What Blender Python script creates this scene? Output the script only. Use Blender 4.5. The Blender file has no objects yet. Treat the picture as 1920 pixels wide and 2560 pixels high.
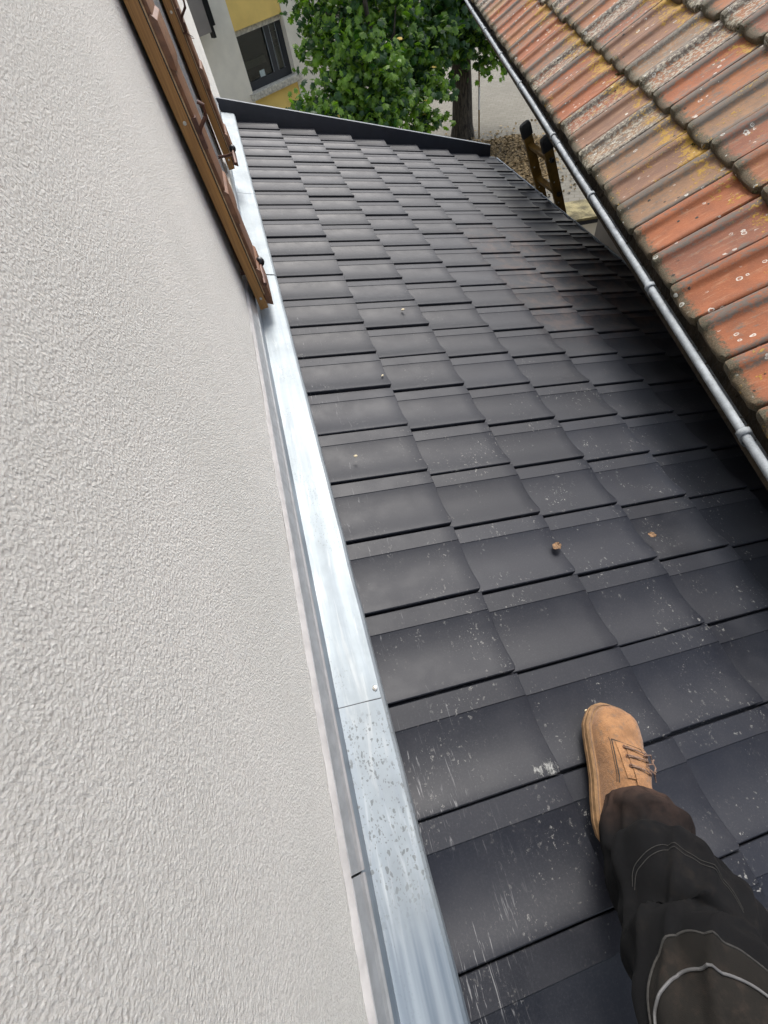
import bpy, bmesh, math, random
from mathutils import Vector, Matrix, noise
random.seed(7)
R = math.radians
S = bpy.context.scene
# ------------------------------------------------------------------ camera
CAM = Vector((0.07558, -2.29702, 0.97072))
RW = [[0.952746, -0.262942, -0.152109], [-0.30296, -0.785979, -0.538937], [0.022155, 0.559553, -0.828499]]
cam_d = bpy.data.cameras.new('camera'); cam = bpy.data.objects.new('camera', cam_d)
S.collection.objects.link(cam); S.camera = cam
cam_d.sensor_fit = 'VERTICAL'; cam_d.sensor_height = 36.0; cam_d.sensor_width = 27.0
cam_d.lens = 1090.96 * 36.0 / 2560.0
cam_d.clip_start = 0.01; cam_d.clip_end = 600
r, d, f = (Vector(v) for v in RW)
m = Matrix((( r.x, -d.x, -f.x, CAM.x), (r.y, -d.y, -f.y, CAM.y), (r.z, -d.z, -f.z, CAM.z), (0, 0, 0, 1)))
cam.matrix_world = m
# ------------------------------------------------------------------ light
SUN_DIR = Vector((0.27, 0.56, 0.78)).normalized()      # towards the sun
w = bpy.data.worlds.new('World'); S.world = w; w.use_nodes = True
nt = w.node_tree; bg = nt.nodes['Background']
sky = nt.nodes.new('ShaderNodeTexSky'); sky.sky_type = 'NISHITA'; sky.sun_disc = False
sky.sun_elevation = math.asin(SUN_DIR.z); sky.sun_rotation = math.atan2(SUN_DIR.x, SUN_DIR.y)
sky.air_density = 1.0; sky.dust_density = 3.0; sky.ozone_density = 1.0
hs = nt.nodes.new('ShaderNodeHueSaturation'); hs.inputs['Saturation'].default_value = 0.62
nt.links.new(sky.outputs[0], hs.inputs['Color']); nt.links.new(hs.outputs[0], bg.inputs[0])
bg.inputs[1].default_value = 0.15
sl = bpy.data.lights.new('sun', 'SUN'); so = bpy.data.objects.new('sun', sl); S.collection.objects.link(so)
sl.energy = 1.6; sl.angle = R(22); sl.color = (1.0, 0.97, 0.93)
so.rotation_euler = (-SUN_DIR).to_track_quat('-Z', 'Y').to_euler()
S.view_settings.view_transform = 'Standard'; S.view_settings.look = 'None'
S.view_settings.gamma = 1; S.view_settings.use_curve_mapping = False
S.view_settings.exposure = 1.08
S.cycles.max_bounces = 6

# ------------------------------------------------------------------ node helpers
class NT:
    def __init__(s, name):
        s.m = bpy.data.materials.new(name); s.m.use_nodes = True
        s.t = s.m.node_tree; s.b = s.t.nodes['Principled BSDF']; s.out = s.t.nodes['Material Output']
    def n(s, typ, **kw):
        x = s.t.nodes.new(typ)
        for k, v in kw.items(): setattr(x, k, v)
        return x
    def l(s, a, b): s.t.links.new(a, b)
    def pos(s, kind='world'):
        if kind == 'world': return s.n('ShaderNodeNewGeometry').outputs['Position']
        return s.n('ShaderNodeTexCoord').outputs['Object']
    def mapping(s, v, scale=(1, 1, 1), loc=(0, 0, 0), rot=(0, 0, 0)):
        x = s.n('ShaderNodeMapping'); x.inputs['Scale'].default_value = scale
        x.inputs['Location'].default_value = loc; x.inputs['Rotation'].default_value = rot
        s.l(v, x.inputs['Vector']); return x.outputs[0]
    def noise(s, v, scale, detail=3, rough=.55, dist=0, out='Fac'):
        x = s.n('ShaderNodeTexNoise'); x.inputs['Scale'].default_value = scale
        x.inputs['Detail'].default_value = detail; x.inputs['Roughness'].default_value = rough
        x.inputs['Distortion'].default_value = dist
        s.l(v, x.inputs['Vector']); return x.outputs[out]
    def voro(s, v, scale, out='Distance', feature='F1', rnd=1, smooth=None):
        x = s.n('ShaderNodeTexVoronoi'); x.feature = feature
        x.inputs['Scale'].default_value = scale; x.inputs['Randomness'].default_value = rnd
        if smooth is not None: x.inputs['Smoothness'].default_value = smooth
        s.l(v, x.inputs['Vector']); return x.outputs[out]
    def rng(s, v, a, b, c=0, d=1, smooth=True):
        x = s.n('ShaderNodeMapRange'); x.interpolation_type = 'SMOOTHSTEP' if smooth else 'LINEAR'
        x.inputs['From Min'].default_value = a; x.inputs['From Max'].default_value = b
        x.inputs['To Min'].default_value = c; x.inputs['To Max'].default_value = d
        s.l(v, x.inputs['Value']); return x.outputs[0]
    def math(s, op, a, b=None):
        x = s.n('ShaderNodeMath', operation=op)
        for i, v in enumerate((a, b)):
            if v is None: continue
            if isinstance(v, (int, float)): x.inputs[i].default_value = v
            else: s.l(v, x.inputs[i])
        return x.outputs[0]
    def mix(s, fac, a, b, mode='MIX'):
        x = s.n('ShaderNodeMix', data_type='RGBA', blend_type=mode)
        for i, v in ((0, fac), (6, a), (7, b)):
            if isinstance(v, (int, float)): x.inputs[i].default_value = v
            elif isinstance(v, tuple): x.inputs[i].default_value = (*v, 1) if len(v) == 3 else v
            else: s.l(v, x.inputs[i])
        return x.outputs[2]
    def ramp(s, v, pts):
        x = s.n('ShaderNodeValToRGB'); e = x.color_ramp.elements
        while len(e) < len(pts): e.new(0.5)
        for k, (p, c) in enumerate(pts): e[k].position = p; e[k].color = (*c, 1)
        s.l(v, x.inputs[0]); return x.outputs[0]
    def bump(s, h, dist, strength=1, prev=None):
        x = s.n('ShaderNodeBump'); x.inputs['Strength'].default_value = strength
        x.inputs['Distance'].default_value = dist; s.l(h, x.inputs['Height'])
        if prev is not None: s.l(prev, x.inputs['Normal'])
        return x.outputs[0]
    def set(s, **kw):
        for k, v in kw.items():
            i = s.b.inputs[k.replace('_', ' ')]
            if isinstance(v, (int, float)): i.default_value = v
            elif isinstance(v, tuple): i.default_value = (*v, 1) if len(v) == 3 else v
            else: s.l(v, i)
        return s.m
    def rand(s): return s.n('ShaderNodeObjectInfo').outputs['Random']
    def sep(s, v):
        x = s.n('ShaderNodeSeparateXYZ'); s.l(v, x.inputs[0]); return x.outputs
    def spot(s, v, c, rad, soft=.5):
        x = s.n('ShaderNodeVectorMath', operation='DISTANCE'); s.l(v, x.inputs[0]); x.inputs[1].default_value = c
        return s.rng(x.outputs['Value'], rad * soft, rad, 1, 0)

def m_plain(name, col, rough=.6, metal=0, var=.15, scale=30, bumpd=0, bscale=200):
    t = NT(name); p = t.pos()
    nz = t.noise(p, scale, 4)
    c = t.mix(t.rng(nz, .3, .7), tuple(x * (1 - var) for x in col), tuple(min(1, x * (1 + var)) for x in col))
    kw = dict(Base_Color=c, Roughness=rough, Metallic=metal)
    if bumpd: kw['Normal'] = t.bump(t.noise(p, bscale, 3), bumpd)
    return t.set(**kw)

def m_stucco():
    t = NT('white_stucco'); p = t.pos()
    v = t.voro(p, 340, feature='SMOOTH_F1', smooth=.6)
    n1 = t.noise(p, 330, 5, .8); n2 = t.noise(p, 120, 4, .7)
    h = t.math('ADD', t.math('MULTIPLY', t.math('SUBTRACT', 1.0, v), .5), t.math('ADD', t.math('MULTIPLY', n1, .9), t.math('MULTIPLY', n2, .8)))
    big = t.noise(p, 3, 3)
    c = t.mix(t.rng(big, .3, .7), (.81, .815, .765), (.87, .87, .82))
    c = t.mix(t.rng(h, 1.0, 1.6), t.mix(1.0, c, (.86, .85, .84), 'MULTIPLY'), c)  # hollows of the grain darkened in the colour, as painted shade
    mot = t.noise(p, 170, 3, .85)
    c = t.mix(t.rng(mot, .35, .65), t.mix(1.0, c, (.87, .865, .86), 'MULTIPLY'), c)
    speck = t.rng(t.noise(p, 900, 1), .72, .76)
    c = t.mix(t.math('MULTIPLY', speck, .3), c, (.35, .33, .30))
    return t.set(Base_Color=c, Roughness=.95, Normal=t.bump(h, .0036, 1.0))

def m_zinc(name='zinc', base=(.235, .265, .280), spots=True, rough=(.46, .60), metal=.5):
    t = NT(name); p = t.pos()
    st = t.noise(t.mapping(p, (90, 2.5, 90)), 1, 5, .6)
    st2 = t.noise(t.mapping(p, (35, 1.2, 35), (3, 1, 2)), 1, 3, .6)
    cl = t.noise(p, 9, 4, .6)
    wav = t.noise(t.mapping(p, (40, 5, 40)), 1, 4, .6, 1.5)
    c = t.mix(t.rng(cl, .3, .7), tuple(x * .86 for x in base), tuple(min(1, x * 1.12) for x in base))
    c = t.mix(t.math('MULTIPLY', t.rng(st, .45, .75), .45), c, (.19, .22, .25))
    c = t.mix(t.math('MULTIPLY', t.rng(wav, .55, .7), .35), c, (.38, .39, .38))
    rg = t.math('ADD', t.rng(st2, .2, .8, rough[0], rough[1]), t.math('MULTIPLY', cl, .08))
    if spots:
        warp = t.noise(p, 90, 2, out='Color')
        pw = t.n('ShaderNodeVectorMath', operation='MULTIPLY_ADD'); t.l(warp, pw.inputs[0]); pw.inputs[1].default_value = (.008, .012, .008); t.l(t.mapping(p, (1, .75, 1)), pw.inputs[2])
        d1 = t.voro(pw.outputs[0], 125); d2 = t.voro(pw.outputs[0], 190)
        sz = t.voro(pw.outputs[0], 125, out='Color'); szr = t.sep(sz)[0]
        a1 = t.math('LESS_THAN', d1, t.math('MULTIPLY', szr, .40)); a2 = t.rng(d2, .22, .27, 1, 0)
        y = t.sep(p)[1]
        reg = t.math('MULTIPLY', t.rng(y, -2.46, -2.36), t.rng(y, -2.14, -2.10, 1, 0))
        far = t.math('MULTIPLY', t.rng(t.noise(p, 7, 2), .52, .60), .5)
        k = t.math('MULTIPLY', t.math('MAXIMUM', a1, t.math('MULTIPLY', a2, .7)), t.math('MULTIPLY', t.rng(t.noise(p, 22, 2), .30, .42), reg))
        k2 = t.math('MULTIPLY', a2, far)
        k = t.math('MAXIMUM', k, k2)
        c = t.mix(t.math('MULTIPLY', k, .8), c, (.13, .14, .14))
        rg = t.math('ADD', rg, t.math('MULTIPLY', k, .12))
        # brighter wiped streaks and pale oxide
        wipe = t.math('MULTIPLY', t.rng(t.noise(t.mapping(p, (60, 4, 60), (1, 5, 2)), 1, 3, .6, .8), .52, .72), t.rng(t.noise(p, 2.3, 2), .45, .6))
        c = t.mix(t.math('MULTIPLY', wipe, .55), c, (.42, .45, .455))
    if spots:
        fresh = t.math('MULTIPLY', t.rng(t.math('ADD', t.sep(p)[1], t.math('MULTIPLY', st2, .10)), -2.34, -2.46), .8)
        c = t.mix(fresh, c, t.mix(t.rng(st2, .35, .65), (.10, .13, .165), (.25, .29, .32)))
    nrm = t.bump(t.noise(t.mapping(p, (14, 3, 14)), 1, 2), .004, .25)
    nrm = t.bump(st, .0006, .5, nrm)
    return t.set(Base_Color=c, Roughness=rg, Metallic=metal, Normal=nrm)

def m_galv():
    t = NT('galvanised_steel'); p = t.pos()
    v = t.voro(p, 260, out='Color'); g = t.sep(v)[0]
    cl = t.noise(p, 25, 4, .6)
    c = t.mix(g, (.21, .23, .245), (.29, .315, .33))
    c = t.mix(t.rng(cl, .42, .7), c, (.36, .39, .41))
    dirt = t.rng(t.noise(p, 60, 4, .7), .6, .72)
    c = t.mix(t.math('MULTIPLY', dirt, .6), c, (.12, .12, .11))
    return t.set(Base_Color=c, Metallic=.0, Roughness=t.rng(g, 0, 1, .65, .8), Normal=t.bump(t.noise(p, 350, 3), .0006, .6))

SPLASH = [((.160, -2.177, -.057), .035), ((.262, -2.300, -.093), .035), ((.236, -2.295, -.084), .03), ((.004, -2.085, .0), .03), ((.090, -1.397, -.032), .05),
          ((.002, -.825, 0), .07), ((.03, -.86, -.01), .05), ((.393, -2.225, -.139), .02), ((.02, -2.2, -.01), .04), ((.06, -1.02, -.02), .06)]
def m_blacktile():
    t = NT('anthracite_tile'); p = t.pos(); rnd = t.rand()
    cl = t.noise(p, 11, 4, .65); fine = t.noise(p, 260, 3, .7)
    c = t.mix(t.rng(rnd, 0, 1), (.0050, .0061, .0100), (.0095, .0112, .0170))
    c = t.mix(t.math('MULTIPLY', t.rng(cl, .35, .75), .5), c, (.019, .020, .025))
    c = t.mix(t.math('MULTIPLY', t.rng(fine, .45, .8), .3), c, (.042, .043, .048))
    # stone and lichen dust flecks, short streaks and scratches
    warp = t.noise(p, 45, 3, out='Color')
    def wp(amt, scale=(1, 1, 1)):
        x = t.n('ShaderNodeVectorMath', operation='MULTIPLY_ADD'); t.l(warp, x.inputs[0]); x.inputs[1].default_value = (amt,) * 3; t.l(t.mapping(p, scale), x.inputs[2]); return x.outputs[0]
    v1 = t.voro(wp(.03, (1, .8, 1)), 95); s1 = t.sep(t.voro(wp(.03, (1, .8, 1)), 95, out='Color'))[1]
    f1 = t.math('MULTIPLY', t.math('LESS_THAN', v1, t.math('MULTIPLY', s1, .32)), t.rng(s1, .35, .45))
    v2 = t.voro(wp(.05, (1, .35, 1)), 150); s2 = t.sep(t.voro(wp(.05, (1, .35, 1)), 150, out='Color'))[0]
    f2 = t.math('MULTIPLY', t.math('LESS_THAN', v2, .16), t.rng(s2, .30, .4))
    v3 = t.voro(wp(.06, (.4, 1, 1)), 210)
    f3 = t.rng(v3, .12, .17, 1, 0)
    x, y, z = t.sep(p)
    dens = t.rng(t.noise(p, 6, 5, .75), .46, .68)
    nearr = t.math('MULTIPLY', t.rng(y, -.6, -1.8), t.rng(x, .15, .5, .45, 1))
    nearr = t.rng(nearr, 0, 1, .35, 1)
    fl = t.math('MULTIPLY', t.math('MAXIMUM', t.math('MAXIMUM', f1, f2), t.math('MULTIPLY', f3, .35)), t.math('MULTIPLY', dens, nearr))
    tone = t.noise(p, 500, 1)
    c = t.mix(t.math('MULTIPLY', fl, .62), c, t.mix(t.rng(tone, .35, .65), (.10, .10, .095), (.42, .41, .38)))
    # plaster smears
    sm = None
    for cc, rr in SPLASH:
        k = t.spot(p, cc, rr, .1); sm = k if sm is None else t.math('MAXIMUM', sm, k)
    pn = t.noise(t.mapping(p, (1, .6, 1)), 120, 5, .75, .6)
    sm = t.rng(t.math('ADD', t.math('MULTIPLY', sm, .30), pn), .70, .88)
    c = t.mix(t.math('MULTIPLY', sm, .65), c, t.mix(pn, (.16, .17, .17), (.50, .50, .47)))
    # thin scratches near the flashing
    sc = t.noise(t.mapping(p, (170, 11, 60), (0, 0, 0), (0, 0, -.12)), 1, 4, .7, .9)
    scm = t.math('MULTIPLY', t.rng(t.math('ADD', sc, t.rng(y, -2.0, -2.5, 0, .06)), .63, .71), t.math('MULTIPLY', t.rng(x, .16, .02), t.rng(t.noise(p, 6, 2), .4, .55)))
    c = t.mix(t.math('MULTIPLY', scm, .36), c, (.40, .40, .40))
    # rusty dust washed from the old roof
    ru = t.math('MULTIPLY', t.rng(x, 1.0, 1.3), t.math('MULTIPLY', t.rng(y, -.9, -.4), t.rng(y, .3, .8, 1, 0)))
    ru = t.math('MULTIPLY', ru, t.rng(t.noise(p, 14, 5, .7), .42, .66))
    c = t.mix(t.math('MULTIPLY', ru, .28), c, (.13, .075, .05))
    rg = t.math('ADD', t.rng(cl, .3, .7, .50, .58), t.math('MULTIPLY', t.math('MAXIMUM', fl, sm), .3))
    nrm = t.bump(t.noise(p, 900, 2), .0003, .5)
    nrm = t.bump(sm, .0010, .8, nrm)
    return t.set(Base_Color=c, Roughness=rg, Normal=nrm, Specular_IOR_Level=.36)

def m_terracotta():
    t = NT('weathered_terracotta'); o = t.pos('obj'); rnd = t.rand()
    off = t.n('ShaderNodeVectorMath', operation='ADD'); t.l(o, off.inputs[0])
    cmb = t.n('ShaderNodeCombineXYZ'); 
    for i, k in enumerate((37.1, 91.7, 13.3)): t.l(t.math('MULTIPLY', rnd, k), cmb.inputs[i])
    t.l(cmb.outputs[0], off.inputs[1]); p = off.outputs[0]
    r2 = t.math('FRACT', t.math('MULTIPLY', rnd, 7.31)); r3 = t.math('FRACT', t.math('MULTIPLY', rnd, 23.7))
    base = t.ramp(rnd, [(0, (.34, .105, .038)), (.28, (.42, .135, .045)), (.5, (.30, .115, .058)), (.68, (.44, .17, .055)), (.84, (.28, .15, .085)), (1, (.42, .25, .11))])
    n1 = t.noise(p, 14, 5, .6); n2 = t.noise(t.mapping(p, (9, 45, 30)), 1, 5, .7); n3 = t.noise(p, 70, 4, .7); n4 = t.noise(p, 240, 3, .7)
    c = t.mix(t.rng(n1, .3, .7), t.mix(1.0, base, (.48, .48, .54), 'MULTIPLY'), t.mix(1.0, base, (.66, .64, .66), 'MULTIPLY'))
    c = t.mix(t.math('MULTIPLY', t.rng(n2, .52, .74), .5), c, (.40, .25, .15))
    c = t.mix(t.math('MULTIPLY', t.rng(n4, .5, .75), .25), c, (.46, .22, .10))
    ox, oy, oz = t.sep(o)
    # grey-black algae film: streaked and stronger beside the ribs, at the nose
    edge = t.math('MAXIMUM', t.rng(oy, .135, .165, 0, .50), t.rng(oy, .045, .012, 0, .35))
    alg = t.math('ADD', t.math('MULTIPLY', n2, .5), t.math('ADD', t.math('MULTIPLY', n3, .42), t.math('MULTIPLY', edge, .22)))
    alg = t.math('ADD', alg, t.math('MULTIPLY', t.math('SUBTRACT', r2, .5), .20))
    c = t.mix(t.math('MULTIPLY', t.rng(alg, .485, .60), .92), c, t.mix(n3, (.055, .05, .042), (.13, .115, .095)))
    nose = t.math('ADD', t.rng(ox, .075, .0), t.math('MULTIPLY', t.math('SUBTRACT', n3, .5), 1.6))
    c = t.mix(t.math('MULTIPLY', t.rng(nose, .40, .85), .9), c, t.mix(t.rng(n4, .35, .65), (.028, .030, .014), (.105, .09, .055)))
    # pale tufty lichen on some tiles
    cr = t.math('MULTIPLY', t.rng(n3, .48, .58), t.rng(r2, .80, .9))
    c = t.mix(t.math('MULTIPLY', cr, .55), c, (.46, .42, .32))
    # orange-yellow lichen, mostly under the course above
    ye = t.math('ADD', t.math('ADD', t.math('MULTIPLY', n3, .55), t.math('MULTIPLY', n1, .45)), t.rng(ox, .20, .34, 0, .11))
    ye = t.rng(t.math('ADD', ye, t.math('MULTIPLY', r3, .09)), .648, .69)
    c = t.mix(t.math('MULTIPLY', ye, .88), c, t.mix(n4, (.24, .13, .014), (.42, .26, .03)))
    # white ring lichens
    wv = t.noise(p, 60, 2, out='Color'); pw = t.n('ShaderNodeVectorMath', operation='MULTIPLY_ADD'); t.l(wv, pw.inputs[0]); pw.inputs[1].default_value = (.010,) * 3; t.l(p, pw.inputs[2])
    vd = t.voro(pw.outputs[0], 36); vs = t.sep(t.voro(pw.outputs[0], 36, out='Color'))[0]
    rad = t.rng(vs, .60, 1.0, .06, .36, False); on = t.math('GREATER_THAN', vs, .60)
    inside = t.math('MULTIPLY', t.math('LESS_THAN', vd, rad), on); ring = t.math('MULTIPLY', inside, t.math('GREATER_THAN', vd, t.math('MULTIPLY', rad, .62)))
    li = t.math('MAXIMUM', ring, t.math('MULTIPLY', inside, t.math('MULTIPLY', t.rng(n4, .45, .6), .5)))
    li = t.math('MULTIPLY', li, t.rng(t.noise(p, 9, 2), .50, .56))
    li = t.math('MULTIPLY', li, t.rng(n4, .30, .45))
    c = t.mix(t.math('MULTIPLY', li, .75), c, (.55, .56, .50))
    # black moss cushions
    vm = t.voro(p, 19); mo = t.math('MULTIPLY', t.rng(t.math('ADD', vm, t.math('MULTIPLY', t.math('SUBTRACT', n3, .5), .25)), .10, .13, 1, 0), t.rng(t.noise(p, 5, 2), .55, .6))
    c = t.mix(mo, c, (.022, .020, .015))
    hgt = t.math('ADD', t.math('MULTIPLY', n3, .6), t.math('ADD', t.math('MULTIPLY', ye, .5), t.math('MULTIPLY', mo, 1.2)))
    nrm = t.bump(hgt, .0022, .9); nrm = t.bump(n4, .0008, .8, nrm)
    return t.set(Base_Color=c, Roughness=.88, Normal=nrm)

def m_shutter():
    t = NT('brown_stained_wood'); p = t.pos()
    g = t.noise(t.mapping(p, (260, 260, 6)), 1, 4, .6, .4)
    c = t.mix(t.rng(g, .3, .7), (.24, .115, .030), (.38, .19, .052))
    c = t.mix(t.math('MULTIPLY', t.rng(t.noise(t.mapping(p, (80, 80, 14)), 1, 3), .62, .72), .3), c, (.34, .20, .10))
    return t.set(Base_Color=c, Roughness=.5, Normal=t.bump(g, .0005, .5))

def m_paving():
    t = NT('grey_brown_pavers'); p = t.pos()
    q = t.mapping(p, (1, 1, 1), (0, 0, 0), (0, 0, R(31)))
    br = t.n('ShaderNodeTexBrick'); br.offset = .5
    br.inputs['Scale'].default_value = 1; br.inputs['Brick Width'].default_value = .20; br.inputs['Row Height'].default_value = .13
    br.inputs['Mortar Size'].default_value = .010; br.inputs['Mortar Smooth'].default_value = .4; br.inputs['Bias'].default_value = 0
    br.inputs['Color1'].default_value = (.140, .130, .104, 1); br.inputs['Color2'].default_value = (.168, .157, .128, 1); br.inputs['Mortar'].default_value = (.115, .105, .08, 1)
    t.l(q, br.inputs['Vector'])
    n1 = t.noise(p, .8, 4, .6); n2 = t.noise(p, 6, 5, .7); n3 = t.noise(p, 55, 3, .7)
    c = t.mix(t.math('MULTIPLY', t.rng(n1, .4, .7), .5), br.outputs[0], (.120, .112, .088))
    c = t.mix(t.math('MULTIPLY', t.rng(n2, .5, .75), .4), c, (.21, .20, .17))
    c = t.mix(t.math('MULTIPLY', t.rng(n3, .60, .72), .5), c, (.11, .085, .05))
    c = t.mix(t.math('MULTIPLY', t.rng(t.noise(p, 90, 2), .68, .72), .6), c, (.50, .46, .36))
    return t.set(Base_Color=c, Roughness=.95, Normal=t.bump(br.outputs['Fac'], -.008, .7))

def m_leaf(name, a, b, c3):
    t = NT(name); p = t.pos(); rnd = t.noise(p, 3.5, 3, .7); n = t.noise(p, 14, 2)
    c = t.mix(t.rng(rnd, .35, .65), a, b); c = t.mix(t.math('MULTIPLY', t.rng(n, .5, .7), .6), c, c3)
    m_ = t.set(Base_Color=c, Roughness=.45, Specular_IOR_Level=.4)
    tr = t.n('ShaderNodeBsdfTranslucent'); t.l(t.mix(1.0, c, (1.3, 1.6, .5), 'MULTIPLY'), tr.inputs[0])
    mx = t.n('ShaderNodeMixShader'); mx.inputs[0].default_value = .35
    t.l(t.b.outputs[0], mx.inputs[1]); t.l(tr.outputs[0], mx.inputs[2]); t.l(mx.outputs[0], t.out.inputs[0])
    return m_

def m_bark():
    t = NT('dark_bark'); p = t.pos()
    n = t.noise(t.mapping(p, (22, 22, 5)), 1, 5, .7, .5)
    c = t.mix(t.rng(n, .35, .65), (.018, .014, .010), (.075, .062, .045))
    return t.set(Base_Color=c, Roughness=.95, Normal=t.bump(n, .03, 1))

def m_leather():
    t = NT('tan_nubuck'); p = t.pos()
    n1 = t.noise(p, 30, 4, .65); n2 = t.noise(p, 150, 4, .7); n3 = t.noise(p, 500, 2)
    c = t.mix(t.rng(n1, .3, .7), (.205, .098, .037), (.30, .150, .060))
    c = t.mix(t.math('MULTIPLY', t.rng(n2, .48, .70), .6), c, (.15, .070, .03))
    c = t.mix(t.math('MULTIPLY', t.rng(t.noise(p, 65, 4, .75), .54, .66), .6), c, (.13, .085, .055))
    return t.set(Base_Color=c, Roughness=.82, Normal=t.bump(t.math('ADD', n3, t.math('MULTIPLY', n2, 1.8)), .0013, .9), Sheen_Weight=.15)

def m_cloth(name, a, b, dust=(.12, .085, .062), dustat=None, k=.5):
    t = NT(name); p = t.pos()
    n1 = t.noise(p, 16, 4, .65); n2 = t.noise(p, 60, 4, .7)
    wv = t.noise(t.mapping(p, (1, 1, 1)), 1400, 1)
    c = t.mix(t.rng(n1, .3, .7), a, b)
    du = t.math('MULTIPLY', t.rng(n2, .45, .72), t.rng(n1, .42, .62)); c = t.mix(t.math('MULTIPLY', du, k), c, dust)
    if dustat:
        c = t.mix(t.math('MULTIPLY', t.spot(p, dustat[0], dustat[1], .25), t.rng(n2, .3, .6, .45, .95)), c, dustat[2])
    return t.set(Base_Color=c, Roughness=.95, Normal=t.bump(wv, .0004, .6), Specular_IOR_Level=.2)

M = dict(
    stucco=m_stucco(), zinc=m_zinc(), zinc2=m_zinc('dull_zinc', (.27, .30, .33), False, (.45, .6)), galv=m_galv(), barezinc=m_zinc('bare_zinc', (.40, .44, .48), False, (.30, .42), 1.0),
    tile=m_blacktile(), terra=m_terracotta(), shutter=m_shutter(), paving=m_paving(), bark=m_bark(), leather=m_leather(),
    alu=m_plain('anodised_profile', (.47, .49, .50), .36, .6, .1, 40),
    sealant=m_plain('grey_sealant', (.36, .35, .34), .7, 0, .12, 30),
    darkmetal=m_plain('anthracite_metal', (.010, .011, .016), .45, .1, .2, 20),
    edge=m_plain('grey_folded_edge', (.10, .115, .13), .6, .1),
    deck=m_plain('roof_underlay', (.012, .012, .012), .9),
    whitewall=m_plain('smooth_white_render', (.62, .61, .58), .9, 0, .05, 8, .002, 300),
    beige=m_plain('beige_render', (.70, .66, .56), .9, 0, .06, 3, .003, 120),
    greyrender=m_plain('grey_brown_render', (.20, .18, .16), .9, 0, .08, 3),
    yellow=m_plain('ochre_render', (.74, .53, .16), .9, 0, .06, 3, .003, 120),
    stone=m_plain('stone_sill', (.46, .435, .37), .9, 0, .3, 18, .006, 60),
    winframe=m_plain('anthracite_window_frame', (.022, .026, .033), .4, 0, .1),
    glass=NT('window_glass').set(Base_Color=(.010, .012, .011), Roughness=.06, Specular_IOR_Level=.5),
    inner=m_plain('dim_blind', (.014, .016, .011), .8, 0, .3, 6),
    inner2=m_plain('pale_ledge', (.13, .125, .095), .8, 0, .2, 9),
    paper=m_plain('pale_paper', (.40, .47, .46), .8),
    iron=m_plain('rust_brown_ironwork', (.085, .034, .020), .5, .2, .3, 60),
    blackiron=m_plain('black_iron', (.012, .012, .014), .35, .3),
    dkbrown=m_plain('dark_brown_paint', (.15, .065, .028), .5, 0, .25, 60, .0004, 400),
    litwood=m_plain('lit_wood_edge', (.40, .27, .14), .7, 0, .2, 60),
    steel=m_plain('screw_steel', (.55, .53, .48), .35, .9),
    fibre=m_plain('yellow_fibreglass', (.15, .085, .012), .5, 0, .25, 25),
    rubber=m_plain('black_rubber', (.012, .012, .012), .7, 0, .3, 80),
    sole=m_plain('worn_rubber_sole', (.20, .115, .052), .8, 0, .25, 60, .001, 200),
    lace=m_plain('brown_lace', (.16, .10, .07), .9, 0, .4, 300),
    moss=m_plain('green_moss', (.050, .052, .012), 1, 0, .5, 90, .004, 300),
    mulch=m_plain('leaf_litter', (.19, .135, .065), 1, 0, .5, 12),
    soil=m_plain('dark_soil', (.045, .033, .02), 1, 0, .4, 9, .02, 30),
    dryleaf=m_plain('dry_brown_leaf', (.15, .085, .04), .8, 0, .5, 160),
    chip=m_plain('pale_wood_chip', (.52, .45, .30), .8, 0, .2, 200),
    mossy=m_plain('mossy_ochre_concrete', (.19, .165, .085), .95, 0, .6, 6, .01, 40),
    trouser=m_cloth('black_work_trousers', (.0019, .0020, .0025), (.0038, .004, .0045), (.014, .0115, .0095), ((.375, -2.38, -.04), .12, (.060, .036, .027))),
    patch=m_cloth('brown_grey_knee_patch', (.0065, .0059, .0051), (.0100, .0090, .0075), (.030, .022, .017), None, .5),
    piping=m_plain('grey_reflective_piping', (.08, .08, .08), .5, 0, .2, 80),
    seam=m_plain('grey_seam_thread', (.022, .021, .019), .9, 0, .3, 300),
    leafA=m_leaf('green_leaves', (.075, .155, .012), (.15, .27, .025), (.22, .33, .035)),
    leafB=m_leaf('dark_green_leaves', (.016, .050, .012), (.030, .085, .016), (.04, .10, .02)),
    blossom=m_plain('yellow_leaf', (.55, .38, .06), .7),
    red=m_plain('faded_red_plastic', (.35, .07, .03), .6),
)

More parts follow.
